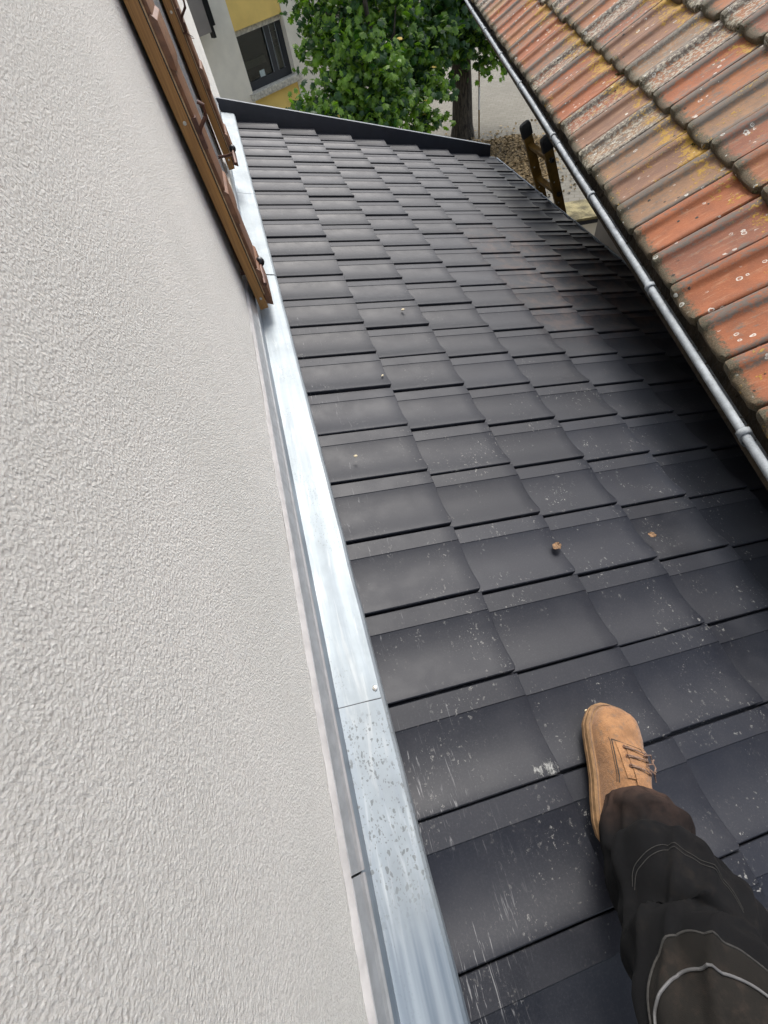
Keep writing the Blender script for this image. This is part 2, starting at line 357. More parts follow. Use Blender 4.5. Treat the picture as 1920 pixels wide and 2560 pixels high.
# ------------------------------------------------------------------ mesh helpers
class MB:
    def __init__(s): s.v = []; s.f = []
    def add(s, vs, fs):
        b = len(s.v); s.v += [tuple(x) for x in vs]; s.f += [tuple(b + i for i in f) for f in fs]
    def box(s, lo, hi, mat=None):
        (a, b, c), (x, y, z) = lo, hi
        vs = [(a, b, c), (x, b, c), (x, y, c), (a, y, c), (a, b, z), (x, b, z), (x, y, z), (a, y, z)]
        if mat is not None: vs = [mat @ Vector(v) for v in vs]
        s.add(vs, [(0, 3, 2, 1), (4, 5, 6, 7), (0, 1, 5, 4), (1, 2, 6, 5), (2, 3, 7, 6), (3, 0, 4, 7)])
    def sweep(s, sections, closed=False, caps=False):
        n = len(sections[0]); b = len(s.v)
        for sec in sections: s.v += [tuple(p) for p in sec]
        for i in range(len(sections) - 1):
            for j in range(n if closed else n - 1):
                k = (j + 1) % n
                s.f.append((b + i * n + j, b + i * n + k, b + (i + 1) * n + k, b + (i + 1) * n + j))
        if caps:
            s.f.append(tuple(b + j for j in range(n))[::-1]); e = b + (len(sections) - 1) * n; s.f.append(tuple(e + j for j in range(n)))
    def tube(s, pts, rad, n=8, caps=True):
        pts = [Vector(p) for p in pts]; secs = []
        up = Vector((.13, .31, .94)).normalized()
        for i, p in enumerate(pts):
            t = (pts[min(i + 1, len(pts) - 1)] - pts[max(i - 1, 0)]).normalized()
            a = t.cross(up)
            if a.length < .05: a = t.cross(Vector((1, 0, 0)))
            a.normalize(); b_ = t.cross(a)
            rr = rad[i] if isinstance(rad, (list, tuple)) else rad
            secs.append([p + (a * math.cos(q) + b_ * math.sin(q)) * rr for q in (2 * math.pi * k / n for k in range(n))])
        s.sweep(secs, True, caps)
    def ball(s, c, r_, n=10, sc=(1, 1, 1)):
        secs = []
        for i in range(n // 2 + 1):
            th = math.pi * (.02 + .96 * i / (n // 2)); secs.append([(c[0] + r_ * sc[0] * math.sin(th) * math.cos(q), c[1] + r_ * sc[1] * math.sin(th) * math.sin(q), c[2] + r_ * sc[2] * math.cos(th)) for q in (2 * math.pi * k / n for k in range(n))])
        s.sweep(secs, True, True)
    def mesh(s, name, mat, smooth=False, ang=35, bevel=0):
        me = bpy.data.meshes.new(name); me.from_pydata(s.v, [], s.f); me.validate()
        if mat: me.materials.append(mat)
        bm = bmesh.new(); bm.from_mesh(me)
        bmesh.ops.recalc_face_normals(bm, faces=bm.faces)
        if bevel: bmesh.ops.bevel(bm, geom=[e for e in bm.edges if len(e.link_faces) == 2 and e.calc_face_angle(0) > .6], offset=bevel, segments=2, affect='EDGES', profile=.6)
        bm.to_mesh(me); bm.free()
        if smooth or bevel:
            for p in me.polygons: p.use_smooth = True
            me.set_sharp_from_angle(angle=R(ang))
        me.update(); return me
    def build(s, name, mat, parent=None, **kw):
        return link(name, s.mesh(name, mat, **kw), parent)
def link(name, data, parent=None, loc=None, mw=None):
    o = bpy.data.objects.new(name, data); S.collection.objects.link(o)
    if parent: o.parent = parent
    if loc: o.location = loc
    return o
def thing(name, label, cat, loc=(0, 0, 0), group=None):
    o = bpy.data.objects.new(name, None); S.collection.objects.link(o); o.location = loc; o.empty_display_size = .2
    o['label'] = label; o['category'] = cat
    if group: o['group'] = group
    o['_loc'] = list(loc)
    PARENT_LOC[o.name] = Vector(loc)
    return o
PARENT_LOC = {}
def tag(o, label, cat, group=None):
    o['label'] = label; o['category'] = cat
    if group: o['group'] = group
    return o

PI = math.pi
PD = R(19.5); SN, CS = math.sin(PD), math.cos(PD); TN = math.tan(PD)
def RP(x, y, h=0):          # roof frame: x along the slope (down), y along the wall, h above the roof plane
    return Vector((x * CS + h * SN, y, -x * SN + h * CS))
def RX(X, y, h=0): return Vector((X, y, -X * TN + h))   # world X, vertical offset h above the roof plane
GZ = -3.4
# ================================================================== setting: ground
mb = MB(); mb.box((-60, -40, GZ - .3), (80, 120, GZ)); g = mb.build('ground', M['paving']); g['kind'] = 'structure'

# ================================================================== white house
house = thing('white_house', 'white rough rendered house wall filling the left side, with brown shutters and zinc flashing', 'house')
WX = -.130
mb = MB()
Y0, Y1, ZT = -4.6, 3.8, 4.2
oy0, oy1, oz0, oz1 = -.37, .585, .16, 1.55
def wallpanel(mb, y0, y1, z0, z1): mb.box((WX - .32, y0, z0), (WX, y1, z1))
wallpanel(mb, Y0, oy0, GZ, ZT); wallpanel(mb, oy1, Y1, GZ, ZT); wallpanel(mb, oy0, oy1, GZ, oz0); wallpanel(mb, oy0, oy1, oz1, ZT)
mb.build('wall', M['stucco'], house)
mb = MB(); mb.box((-7, Y0, GZ), (WX - .32, Y1, ZT)); mb.build('wall_core', M['whitewall'], house)
# window in the opening
mb = MB(); X = WX - .16
for (a, b, c, d_) in ((oy0, oy0 + .05, oz0, oz1), (oy1 - .05, oy1, oz0, oz1), (oy0 + .05, oy1 - .05, oz0, oz0 + .05), (oy0 + .05, oy1 - .05, oz1 - .05, oz1), (.07, .11, oz0 + .05, oz1 - .05)):
    mb.box((X - .05, a, c), (X, b, d_))
wf = mb.build('window', M['whitewall'], house, bevel=.004)
mb = MB(); mb.box((X - .03, oy0 + .05, oz0 + .05), (X - .02, oy1 - .05, oz1 - .05)); mb.build('pane', M['glass'], wf)
mb = MB(); mb.box((WX - .16, oy0, oz0 - .03), (WX + .018, oy1, oz0)); mb.build('window_sill', M['stone'], house, bevel=.003)

# ---- zinc flashing: overlapping sheets
joints = [-4.3, -3.6, -2.08, -.27, .665, 2.29]
LIPS = []
for i in range(len(joints) - 1):
    a, b = joints[i], joints[i + 1]
    lift = .0012 * ((i % 2)) + .0006 * i
    # upper sheet (further away) laps over the nearer one
    secs = []
    N = max(8, int((b - a + .03) / .04))
    for k in range(N + 1):
        y = a - (.012 if i else 0) + (b - a + .012) * k / N
        wv = noise.noise(Vector((y * 3.1, i * 3.7, 0))) * .0035; wv2 = noise.noise(Vector((y * 7, 5, i))) * .0016
        h0 = .004 + lift + (0.0011 if k < 2 and i else 0)
        secs.append([RX(-.0185 + wv2, y, h0 - .010), RX(-.0205 + wv2, y, h0 + .0005), RX(-.026 + wv2, y, h0 + .004), RX(-.060, y, h0 + .003 + wv), RX(-.095, y, h0 + .002), RX(-.1112, y, h0 + .002)])
    if i:
        lip = [Vector((v.x, v.y - .0004, v.z - .0035)) for v in secs[0]]; secs.insert(0, lip)
        LIPS.append([secs[1][2] + Vector((0, -.0012, -.0008))] + [v + Vector((.0003, -.0012, -.0012)) for v in secs[1][3:]])
    mb = MB(); mb.sweep(secs)
    o = mb.build('flashing_sheet', M['zinc'], house, smooth=True, ang=24)
    mb = MB(); mb.sweep([[RX(-.1112, y_, .004 + lift + .0026), RX(-.1130, y_, .030), RX(-.1150, y_, .062)] for y_ in (a, (a + b) / 2, b)]); mb.build('upstand', M['barezinc'], house)
# hairline joint folds
for L_ in LIPS[1:4]:
    mb = MB(); mb.tube(L_, .0010, 6); mb.build('flashing_seam', M['darkmetal'], house)
mb = MB(); c = RX(-.034, -2.072, .0105)
for rr, hh in ((.0058, 0), ): mb.sweep([[c + Vector((math.cos(q) * r1, math.sin(q) * r1, z1)) for q in (2 * PI * k / 14 for k in range(14))] for r1, z1 in ((.0058, 0), (.0058, .001), (.0035, .0024), (.0012, .0024), (.0006, .0012))], True, True)
mb.build('screw', M['steel'], house, smooth=True)

# ---- cover profile and sealant
def extr(profile, y0, y1, n=40, wob=0, wx=0):
    secs = []
    for k in range(n + 1):
        y = y0 + (y1 - y0) * k / n
        w_ = noise.noise(Vector((y * 6, 1.3, 0))) * wob + noise.noise(Vector((y * 40, 8.3, 0))) * wob * .5
        secs.append([RX(px_ - (w_ if j == wx else 0), y, ph_ + (w_ if j == wx else 0)) for j, (px_, ph_) in enumerate(profile)])
    return secs
prof = [(-.1225, .1010), (-.1205, .1020), (-.1198, .1000), (-.1205, .0975), (-.1150, .0800), (-.1146, .0780), (-.1162, .0762), (-.1138, .0740), (-.1134, .0722), (-.1154, .0704), (-.1128, .0680), (-.1123, .0660), (-.1144, .0642), (-.1104, .0620), (-.1092, .0600), (-.1180, .0560)]
prof_old = [(-.1215, .1050), (-.1195, .1065), (-.1180, .1045), (-.1130, .0940), (-.1122, .0900), (-.1135, .0880), (-.1108, .0850), (-.1100, .0800), (-.1118, .0780), (-.1095, .0740), (-.1085, .0690), (-.1105, .0670), (-.1090, .0640), (-.1078, .0600), (-.1110, .0570), (-.1200, .0560)]
SEG = [(-4.6, -2.35), (-2.347, -.05), (-.047, 2.30)]
for i, (a, b) in enumerate(SEG):
    mb = MB(); mb.sweep(extr(prof, a, b, 30)); mb.build('cover_profile', M['alu'], house, smooth=True, ang=28)
mb = MB(); mb.sweep(extr([(-.1295, .112), (-.1260, .110), (-.1215, .1035), (-.1220, .099)], -4.6, 2.3, 500, .0022, 0)); mb.build('sealant_bead', M['sealant'], house, smooth=True)
# folded upstand where flashing meets the verge
mb = MB(); mb.sweep([[RX(-.121, 2.20, .0), RX(-.121, 2.20, .08)], [RX(-.121, 2.30, .005), RX(-.121, 2.30, .085)], [RX(-.115, 2.328, .01), RX(-.112, 2.328, .08)], [RX(-.02, 2.328, .0), RX(-.05, 2.328, .05)]])
mb.build('corner_fold', M['zinc'], house, smooth=True)

# ---- shutters
def shutter(y0, z0, label, xo=0):
    xa, xb = -.1015 + xo, -.0705 + xo; y1 = y0 + .225; z1 = z0 + 1.42
    mb = MB(); 
    for k in range(2):
        w_ = (y1 - y0) / 2; mb.box((xa, y0 + k * w_ + (.001 if k else 0), z0), (xb, y0 + (k + 1) * w_, z1))
    sh = mb.build('shutter', M['shutter'], house, bevel=.0025); sh['label'] = label
    mb = MB(); mb.box((WX + .0005, y1 - .05, z0 + .01), (xa - .019, y1 - .02, z1)); mb.build('gap_light_block', M['dkbrown'], house)  # added strip, blocks light in the gap between leaf and wall
    # rebate line, board edge coloured pale as if lit, and second rail on the room side
    mb = MB(); mb.box((xb + .0005, y0 + .003, z0 + .06), (xb + .003, y1 - .01, z1)); mb.build('rebate', M['blackiron'], sh)
    mb = MB(); mb.box((xb + .003, y0 + .004, z0 + .05), (xb + .0065, y0 + .222, z1)); mb.build('lit_edge', M['litwood'], sh)
    mb = MB(); mb.box((xb + .006, y0 + .012, z0 + .07), (xb + .017, y1 - .02, z1)); mb.build('rail', M['dkbrown'], sh, bevel=.002)
    for zc, hh in ((.155, .062), (.418, .040), (.785, .042), (1.15, .042)):
        z = z0 - .08 + zc
        mb = MB()
        pr = [(xb + .002, -hh), (xb + .022, -hh - .012), (xb + .024, -hh + .008), (xb + .024, hh - .006), (xb + .014, hh + .006), (xb + .002, hh)]
        mb.sweep([[(px_, y0 + .006, z + pz) for px_, pz in pr], [(px_, y0 + .20, z + pz) for px_, pz in pr]], True, True)
        mb.build('batten', M['dkbrown'], sh, bevel=.0015)
    for z in (z0 + .042, z0 + .556, z0 + 1.1):
        c = Vector(((xa + xb) / 2 + .002, y0 - .0008, z)); mb = MB()
        mb.sweep([[c + Vector((math.cos(q) * r1, -d1, math.sin(q) * r1)) for q in (2 * PI * k / 12 for k in range(12))] for r1, d1 in ((.0050, 0), (.0048, .0012), (.0030, .0015), (.0024, .0004))], True, True)
        mb.build('screw', M['steel'], sh, smooth=True)
    # hook latch
    zl = z0 + .545; mb = MB()
    mb.tube([(xb + .008, y0 + .01, zl - .03), (xb + .020, y0 + .005, zl - .01), (xb + .048, y0 + .002, zl + .012), (xb + .052, y0, zl + .035), (xb + .040, y0, zl + .044)], .0050, 8)
    mb.box((xb + .006, y0 + .004, zl - .055), (xb + .020, y0 + .03, zl + .015)); mb.build('latch', M['iron'], sh, smooth=True)
    sh.matrix_local = Matrix.Translation((xb, y0, z0)) @ Matrix.Rotation(R(-1.25), 4, 'Y') @ Matrix.Translation((-xb, -y0, -z0))
    return sh
shA = shutter(-.640, .080, 'nearer brown wooden shutter folded back against the white wall')
shB = shutter(.600, .165, 'farther brown wooden shutter folded back beyond the window', -.002)
def dog(y, z, x0=-.125):
    mb = MB()
    mb.tube([(x0, y, z), (x0 + .045, y, z - .004), (-.052, y - .012, z)], [.006, .006, .007], 8)
    mb.tube([(-.050, y - .080, z - .022), (-.049, y - .05, z - .014), (-.048, y - .02, z), (-.046, y + .012, z + .006)], [.0075, .0095, .0065, .0055], 10)
    o = mb.build('shutter_dog', M['iron'], house, smooth=True)
    mb = MB(); mb.ball((-.045, y + .022, z + .010), .0165, 14); mb.build('knob', M['blackiron'], o, smooth=True)
dog(-.575, .195); dog(.47, .262)
# small hook with ring on the far shutter
mb = MB(); mb.tube([(-.070, .60, .655), (-.055, .60, .66), (-.05, .60, .685)], .004, 8); mb.tube([(-.056, .60, .655), (-.040, .60, .640), (-.034, .60, .632), (-.044, .60, .636), (-.056, .60, .652)], .0014, 6)
mb.build('hook', M['iron'], shB, smooth=True)

# ================================================================== extension with the anthracite tiled roof
ext = thing('extension', 'low extension under a pitched roof of flat anthracite tiles beside the white wall', 'building')
BW = .210; AL = .29907
mb = MB(); mb.box((WX + .002, -4.5, GZ), (1.95, 2.25, -1.02)); mb.build('wall', M['whitewall'], ext)
mb = MB(); A_ = [RP(-.13, -4.5, -.075), RP(2.25, -4.5, -.075), RP(2.25, -4.5, -.12), RP(-.13, -4.5, -.12)]; B_ = [p + Vector((0, 6.79, 0)) for p in A_]
mb.sweep([A_, B_], True, True); mb.build('roof_deck', M['deck'], ext)
def black_tile_mesh(seed):
    rn = random.Random(seed)
    gp = .018
    T = [(-.045, -.024), (-.002, -.023), (gp, -.023), (gp + .005, -.0085), (gp + .012, -.0068), (.12, -.0062), (.20, -.0058), (.256, -.0052), (.264, -.0068), (.31, -.0094), (.37, -.0112), (.45, -.0136), (.54, -.0144), (.63, -.0138), (.71, -.0120), (.79, -.0090), (.86, -.0056), (.92, -.0026), (.965, -.0007), (.990, -.0003), (1.0, -.0020), (1.0005, -.018)]
    secs = []
    LEN = AL + .035
    stations = [(.0, -.020), (.0, -.0035), (-.0012, -.0010), (-.004, 0), (-.05, 0), (-.15, 0), (-.25, 0), (-LEN, 0)]
    tw = rn.uniform(-.0012, .0012)
    for (x, dz) in stations:
        tilt = .028 * x / AL
        row = []
        for (t, z) in T:
            # nose corner: strip end is set back slightly and rounded
            xo = 0
            if x > -.02:
                if .03 < t < .28: xo = -.0022
                if t > .93: xo = -.006 * ((t - .93) / .07) ** 2
            row.append((x + xo, BW * (1 - t), z + dz + tilt + tw * (t - .5)))
        secs.append(row)
    mb = MB(); mb.sweep(secs)
    return mb.mesh('roof_tile', M['tile'], smooth=True, ang=22)
btm = [black_tile_mesh(i) for i in range(5)]
rot_roof = Matrix.Rotation(PD, 4, 'Y')
for cidx in range(1, 9):
    xe = cidx * AL if cidx < 8 else 7.62 * AL
    for j in range(-10, 21):
        if cidx == 1: pass
        o = link('roof_tile', btm[(cidx * 7 + j * 3) % 5], ext)
        o.matrix_local = Matrix.Translation(RP(xe + random.uniform(-.0015, .0015), -BW * j + random.uniform(-.0016, .0016), random.uniform(-.0014, .0014))) @ rot_roof @ Matrix.Rotation(random.uniform(-.003, .003), 4, 'Z') @ Matrix.Rotation(random.uniform(-.003, .003), 4, 'X')
# verge flashing
mb = MB()
secs = []
for k in range(12):
    X = -.112 + 2.225 * k / 11
    hh = .082 - .012 * k / 11
    secs.append([RX(X, 2.318, -.08), RX(X, 2.324, hh - .006), RX(X, 2.326, hh), RX(X, 2.350, hh + .001), RX(X, 2.352, hh - .10)])
mb.sweep(secs); o = mb.build('verge_flashing', M['darkmetal'], ext, smooth=True, ang=30)
mb = MB(); mb.sweep([[RX(X, 2.3255, hh + .0005), RX(X, 2.330, hh + .0012), RX(X, 2.3525, hh + .0015)] for X, hh in ((-.114 + 2.227 * k / 11, .082 - .012 * k / 11) for k in range(12))]); mb.build('top_fold', M['edge'], o, smooth=True)
# eaves gutter
GX, GZ0 = 2.165, -.83
gut = []
for k in range(15):
    a = PI + PI * k / 14
    gut.append((GX + .056 * math.cos(a), GZ0 + .056 * math.sin(a)))
bead = [(GX + .058 + .006 * math.cos(q), GZ0 + .002 + .006 * math.sin(q)) for q in (2 * PI * k / 8 for k in range(8))]
mb = MB(); mb.sweep([[(x, y, z) for x, z in gut] for y in (-4.4, -1, 1, 2.42)]); mb.sweep([[(x, y, z) for x, z in bead] for y in (-4.4, -1, 1, 2.42)], True, True)
mb.add([(GX, 2.42, GZ0)] + [(x, 2.42, z) for x, z in gut], [(0, k + 1, k + 2) for k in range(14)])
go = mb.build('gutter', M['zinc2'], ext, smooth=True, ang=40)
for y in (-2.2, -1.65, -1.1, -.55, 0, .5, .95, 1.5, 2.07):
    mb = MB(); mb.sweep([[(GX - .045, y + s_, GZ0 + .012) , (GX + .05, y + s_, GZ0 + .010), (GX + .066, y + s_, GZ0 + .009), (GX + .068, y + s_, GZ0 - .008)] for s_ in (-.011, .011)])
    k_ = mb.build('gutter_clip', M['zinc'], go); k_.modifiers.new('t', 'SOLIDIFY').thickness = .002

# ================================================================== old house with terracotta roof
old = thing('old_house', 'old house on the right with lichen covered orange terracotta roof tiles', 'house')
E_ = Vector((.245, .9695, 0)); H_ = Vector((.9695, -.245, 0)); PH = R(31)
U_ = H_ * math.cos(PH) + Vector((0, 0, math.sin(PH))); N_ = E_.cross(U_); N_ = N_ if N_.z > 0 else -N_
O_ = Vector((1.543, -.376, -.09)); TW = .2155; TL = .358
def EH(e, h, z): return E_ * e + H_ * h + Vector((0, 0, z))
def red_tile_mesh(seed):
    rn = random.Random(seed); off = Vector((seed * 3.3, seed * 1.7, 0))
    # local: x upslope from nose, y along eave (0 near edge .. TW far edge), z normal
    P = [(0.0015, -.016), (.0020, .0015), (.006, .0055), (.016, .0062), (.030, .0030), (.046, -.0012), (.075, -.0035), (.105, -.0035), (.132, -.0022), (.147, .0008), (.155, .0095), (.163, .0142), (.176, .0158), (.192, .0150), (.202, .0118), (.2085, .0040), (.2105, -.012)]
    secs = []
    LEN = .42
    st = [(.014, -.040), (.003, -.034), (.0, -.022), (.0015, -.011), (.008, -.0035), (.020, -.0004), (.045, 0), (.10, 0), (.17, 0), (.24, 0), (.31, 0), (LEN, 0)]
    for k, (x, dz) in enumerate(st):
        row = []
        for (y, z) in P:
            v = min(y, .2125 - y); cr = .034
            xo = 0
            if v < cr and x < .05: q = (cr - v) / cr; xo = .020 * (1 - math.sqrt(max(0, 1 - q * q))) * (1 - x / .05)
            nz = noise.noise(Vector((x * 14, y * 30, 0)) + off) * .0013 + noise.noise(Vector((x * 60, y * 60, 3)) + off) * .0006
            if x < .03: xo += noise.noise(Vector((y * 50, 7, 1)) + off) * .0030
            zz = z * (1 if dz > -.01 else .55)
            row.append((x + xo, y + noise.noise(Vector((x * 9, 2, 5)) + off) * .0012, zz + dz + nz - .030 * x / TL))
        secs.append(row)
    mb = MB(); mb.sweep(secs)
    return mb.mesh('roof_tile', M['terra'], smooth=True, ang=40)
rtm = [red_tile_mesh(i) for i in range(6)]
RB = Matrix(((U_.x, E_.x, N_.x, 0), (U_.y, E_.y, N_.y, 0), (U_.z, E_.z, N_.z, 0), (0, 0, 0, 1)))
rr = random.Random(5)
mossb = MB()
def tuft(mb, c, r_, rn):
    b = len(mb.v)
    for _ in range(int(14)):
        dv = Vector((rn.gauss(0, 1), rn.gauss(0, 1), abs(rn.gauss(0, .6)))).normalized() * r_ * rn.uniform(.5, 1.1)
        p = c + Vector((dv.x, dv.y, dv.z * .6)); q = r_ * .33
        a = Vector((rn.uniform(-1, 1), rn.uniform(-1, 1), rn.uniform(-1, 1))).normalized() * q; b2 = a.cross(Vector((rn.random(), rn.random(), 1))).normalized() * q
        mb.add([p - a, p + b2, p + a, p - b2 + Vector((0, 0, q))], [(0, 1, 2), (0, 2, 3)])
for row in range(6):
    for col in range(-12, 27):
        if row > 3 and (col > 18): continue
        o = link('roof_tile', rr.choice(rtm), old)
        # tile far edge at joint; joints at O + k*TW
        P0 = O_ + E_ * ((col) * TW - .0006 + rr.uniform(-.002, .002)) + U_ * (row * TL - .004 + rr.uniform(-.006, .006)) + N_ * rr.uniform(-.0015, .002)
        o.matrix_local = Matrix.Translation(P0) @ RB @ Matrix.Rotation(rr.uniform(-.010, .010), 4, 'Z') @ Matrix.Rotation(rr.uniform(-.012, .012), 4, 'X')
        if rr.random() < (.45 if row else .25):
            tuft(mossb, P0 + E_ * rr.uniform(-.015, .015) + U_ * rr.uniform(-.006, .02) + N_ * (-.012 if row else -.02), rr.uniform(.006, .018), rr)
        if rr.random() < .3:
            tuft(mossb, P0 + E_ * rr.uniform(.02, .19) + U_ * rr.uniform(-.010, .0) + N_ * (-.028), rr.uniform(.006, .014), rr)
mo = mossb.build('moss', M['moss'], old); mo['kind'] = 'stuff'
# battens / deck under tiles
mb = MB(); c0 = [O_ + E_ * -2.75 + U_ * .02 + N_ * -.055, O_ + E_ * -2.75 + U_ * 2.6 + N_ * -.055, O_ + E_ * -2.75 + U_ * 2.6 + N_ * -.11, O_ + E_ * -2.75 + U_ * .02 + N_ * -.11]
mb.sweep([c0, [p + E_ * 8.6 for p in c0]], True, True); mb.build('roof_deck', M['deck'], old)
mb = MB(); c0 = [O_ + E_ * -2.75 + U_ * 2.12 + N_ * -.03, O_ + E_ * -2.75 + U_ * 5.6 + N_ * -.03, O_ + E_ * -2.75 + U_ * 5.6 + N_ * -.09, O_ + E_ * -2.75 + U_ * 2.12 + N_ * -.09]
mb.sweep([c0, [p + E_ * 8.6 for p in c0]], True, True); mb.build('upper_roof', M['terra'], old)
oz = .09
mb = MB()
def ebox(mb, e0, e1, h0, h1, z0, z1):
    vs = [EH(e, h, z) for z in (z0, z1) for (e, h) in ((e0, h0), (e1, h0), (e1, h1), (e0, h1))]
    mb.add(vs, [(0, 3, 2, 1), (4, 5, 6, 7), (0, 1, 5, 4), (1, 2, 6, 5), (2, 3, 7, 6), (3, 0, 4, 7)])
ebox(mb, -3.2, 2.05, 2.45, 2.75, GZ, -.1); ebox(mb, 2.05, 2.35, 2.45, 6.5, GZ, -.1); mb.build('wall', M['greyrender'], old)  # wall colour darkened so it looks unlit under the eave
mb = MB(); ebox(mb, -2.75, 5.9, 1.640, 1.662, -.27, -.14); mb.build('fascia', M['soil'], old)
# gutter: half round, bead on the outer lip
gh, gz = 1.574, -.152; gr = .050; gc = gh + gr
mb = MB()
GE0, GE1 = -3.2, 5.9
def gsec(e):
    wz = noise.noise(Vector((e * .8, 3, 3))) * .004
    return [EH(e, gc + gr * math.cos(a), gz + wz + gr * math.sin(a)) for a in (PI + PI * k / 14 for k in range(15))]
es = [GE0 + (GE1 - GE0) * k / 40 for k in range(41)]
mb.sweep([gsec(e) for e in es])
mb.sweep([[EH(e, gh - .001 + .0125 * math.cos(q), gz + noise.noise(Vector((e * .8, 3, 3))) * .004 + .003 + .0125 * math.sin(q)) for q in (2 * PI * k / 12 for k in range(12))] for e in es], True, True)
go2 = mb.build('gutter', M['galv'], old, smooth=True, ang=50); go2.modifiers.new('t', 'SOLIDIFY').thickness = .0012
for e in (-2.1, -1.32, -.53, .30, 1.12, 2.17, 3.0, 3.9, 4.8):
    mb = MB()
    path = [(gh + .010, gz + .0175), (gh - .004, gz + .0185), (gh - .0150, gz + .010), (gh - .0150, gz - .004)] + [(gc + (gr + .004) * math.cos(a), gz + (gr + .004) * math.sin(a)) for a in (PI + .12 + (PI - .5) * k / 9 for k in range(10))]
    mb.sweep([[EH(e + s_, h, z) for h, z in path] for s_ in (-.011, .011)])
    b_ = mb.build('gutter_bracket', M['galv'], go2, smooth=True, ang=50); q_ = b_.modifiers.new('t', 'SOLIDIFY'); q_.thickness = .0025; q_.offset = 1
for e in (1.00, 4.1):
    mb = MB(); mb.sweep([[EH(e + s_, gh - .001 + .0136 * math.cos(q), gz + .004 + .0136 * math.sin(q)) for q in (2 * PI * k / 12 for k in range(12))] for s_ in (-.02, .02)], True, True); mb.build('gutter_joint', M['galv'], go2, smooth=True)
# debris in the gutter
db = MB(); rn = random.Random(3)
for _ in range(1500):
    p = EH(rn.uniform(-2.9, 5.8), gc + rn.uniform(-.038, .04), gz - rn.uniform(.004, .022)); a = Vector((rn.gauss(0, 1), rn.gauss(0, 1), rn.gauss(0, .5))).normalized() * rn.uniform(.003, .011); b2 = a.cross(Vector((rn.random(), rn.random(), 1))).normalized() * rn.uniform(.002, .006)
    db.add([p - a, p + b2, p + a, p - b2], [(0, 1, 2, 3)])
o = db.build('gutter_debris', M['soil'], old); o['kind'] = 'stuff'

# ================================================================== beige building
FD = Vector((.876, .483, 0)); FN = Vector((.483, -.876, 0)); FP = Vector((.39, 13.937, 0))
bb = thing('beige_building', 'beige rendered building with ochre panels and a dark framed window behind the tree', 'building')
def F3(u, n_, z): return FP + FD * u + FN * n_ + Vector((0, 0, z))
def fbox(mb, u0, u1, n0, n1, z0, z1):
    vs = [F3(u, n_, z) for z in (z0, z1) for (u, n_) in ((u0, n0), (u1, n0), (u1, n1), (u0, n1))]
    mb.add(vs, [(0, 3, 2, 1), (4, 5, 6, 7), (0, 1, 5, 4), (1, 2, 6, 5), (2, 3, 7, 6), (3, 0, 4, 7)])
WZ0, WZ1 = -2.13, -1.0
mb = MB(); fbox(mb, -8, 0, -8, 0, GZ, 4); fbox(mb, 1.5, 2.75, -8, 0, GZ, 4); mb.build('wall', M['beige'], bb)
for z0, z1 in ((GZ, WZ0 - .14), (WZ1, 4)):
    mb = MB(); fbox(mb, 0, 1.5, -8, -.035, z0, z1); mb.build('ochre_panel', M['yellow'], bb)
mb = MB(); fbox(mb, -.10, 1.62, -.30, .09, WZ0 - .14, WZ0 - .001); mb.build('window_sill', M['stone'], bb, bevel=.012)
mb = MB()
for a in ((0.0, .07, WZ0, WZ1), (1.43, 1.5, WZ0, WZ1), (.07, 1.43, WZ0, WZ0 + .17), (.07, 1.43, WZ1 - .07, WZ1), (.93, 1.09, WZ0 + .17, WZ1 - .07), (1.36, 1.43, WZ0 + .17, WZ1 - .07)): fbox(mb, a[0], a[1], -.26, -.18, a[2], a[3])
wf = mb.build('window', M['winframe'], bb)
mb = MB(); fbox(mb, .0, 1.5, -.20, -.10, WZ1 - .10, WZ1 - .002); mb.build('roller_guide', M['stone'], wf)
for u in (.925, 1.10, 1.30): 
    mb = MB(); fbox(mb, u, u + .014, -.178, -.168, WZ0 + .17, WZ1 - .08); mb.build('glazing_bead', M['zinc2'], wf)
t = NT('clear_glass'); tr = t.n('ShaderNodeBsdfTransparent'); gl = t.n('ShaderNodeBsdfGlossy'); gl.inputs['Roughness'].default_value = .03; fr = t.n('ShaderNodeFresnel'); fr.inputs[0].default_value = 1.5
tr.inputs[0].default_value = (.7, .75, .72, 1); mx = t.n('ShaderNodeMixShader'); t.l(fr.outputs[0], mx.inputs[0]); t.l(tr.outputs[0], mx.inputs[1]); t.l(gl.outputs[0], mx.inputs[2]); t.l(mx.outputs[0], t.out.inputs[0]); M['clear'] = t.m
mb = MB(); fbox(mb, .07, .93, -.225, -.215, WZ0 + .17, WZ1 - .07); mb.build('pane', M['clear'], wf)
mb = MB(); fbox(mb, 1.09, 1.36, -.225, -.215, WZ0 + .17, WZ1 - .07); mb.build('pane', M['clear'], wf)
mb = MB(); fbox(mb, -.0, 1.5, -1.3, -.9, WZ0 - .1, WZ1); mb.build('room_back', M['inner'], bb)
mb = MB(); fbox(mb, .02, .95, -.60, -.45, WZ0 + .36, WZ0 + .50); mb.build('inner_ledge', M['inner2'], bb)
for k in range(4):
    mb = MB(); fbox(mb, .02, 1.45, -.42, -.415, WZ0 + .56 + k * .14, WZ0 + .69 + k * .14); mb.build('blind_slat', M['inner'], bb)
mb = MB(); fbox(mb, .50, .66, -.21, -.205, WZ0 + .175, WZ0 + .30); mb.build('notice', M['paper'], bb)
# protruding bay with dark shutter hardware
mb = MB(); fbox(mb, -1.55, -.86, 0, .50, -.80, 3); mb.build('bay', M['greyrender'], bb)
mb = MB(); fbox(mb, -.855, -.80, .36, .52, -.90, 2.5); fbox(mb, -.80, -.72, .40, .50, -.72, -.30); mb.build('bay_shutter', M['blackiron'], bb)

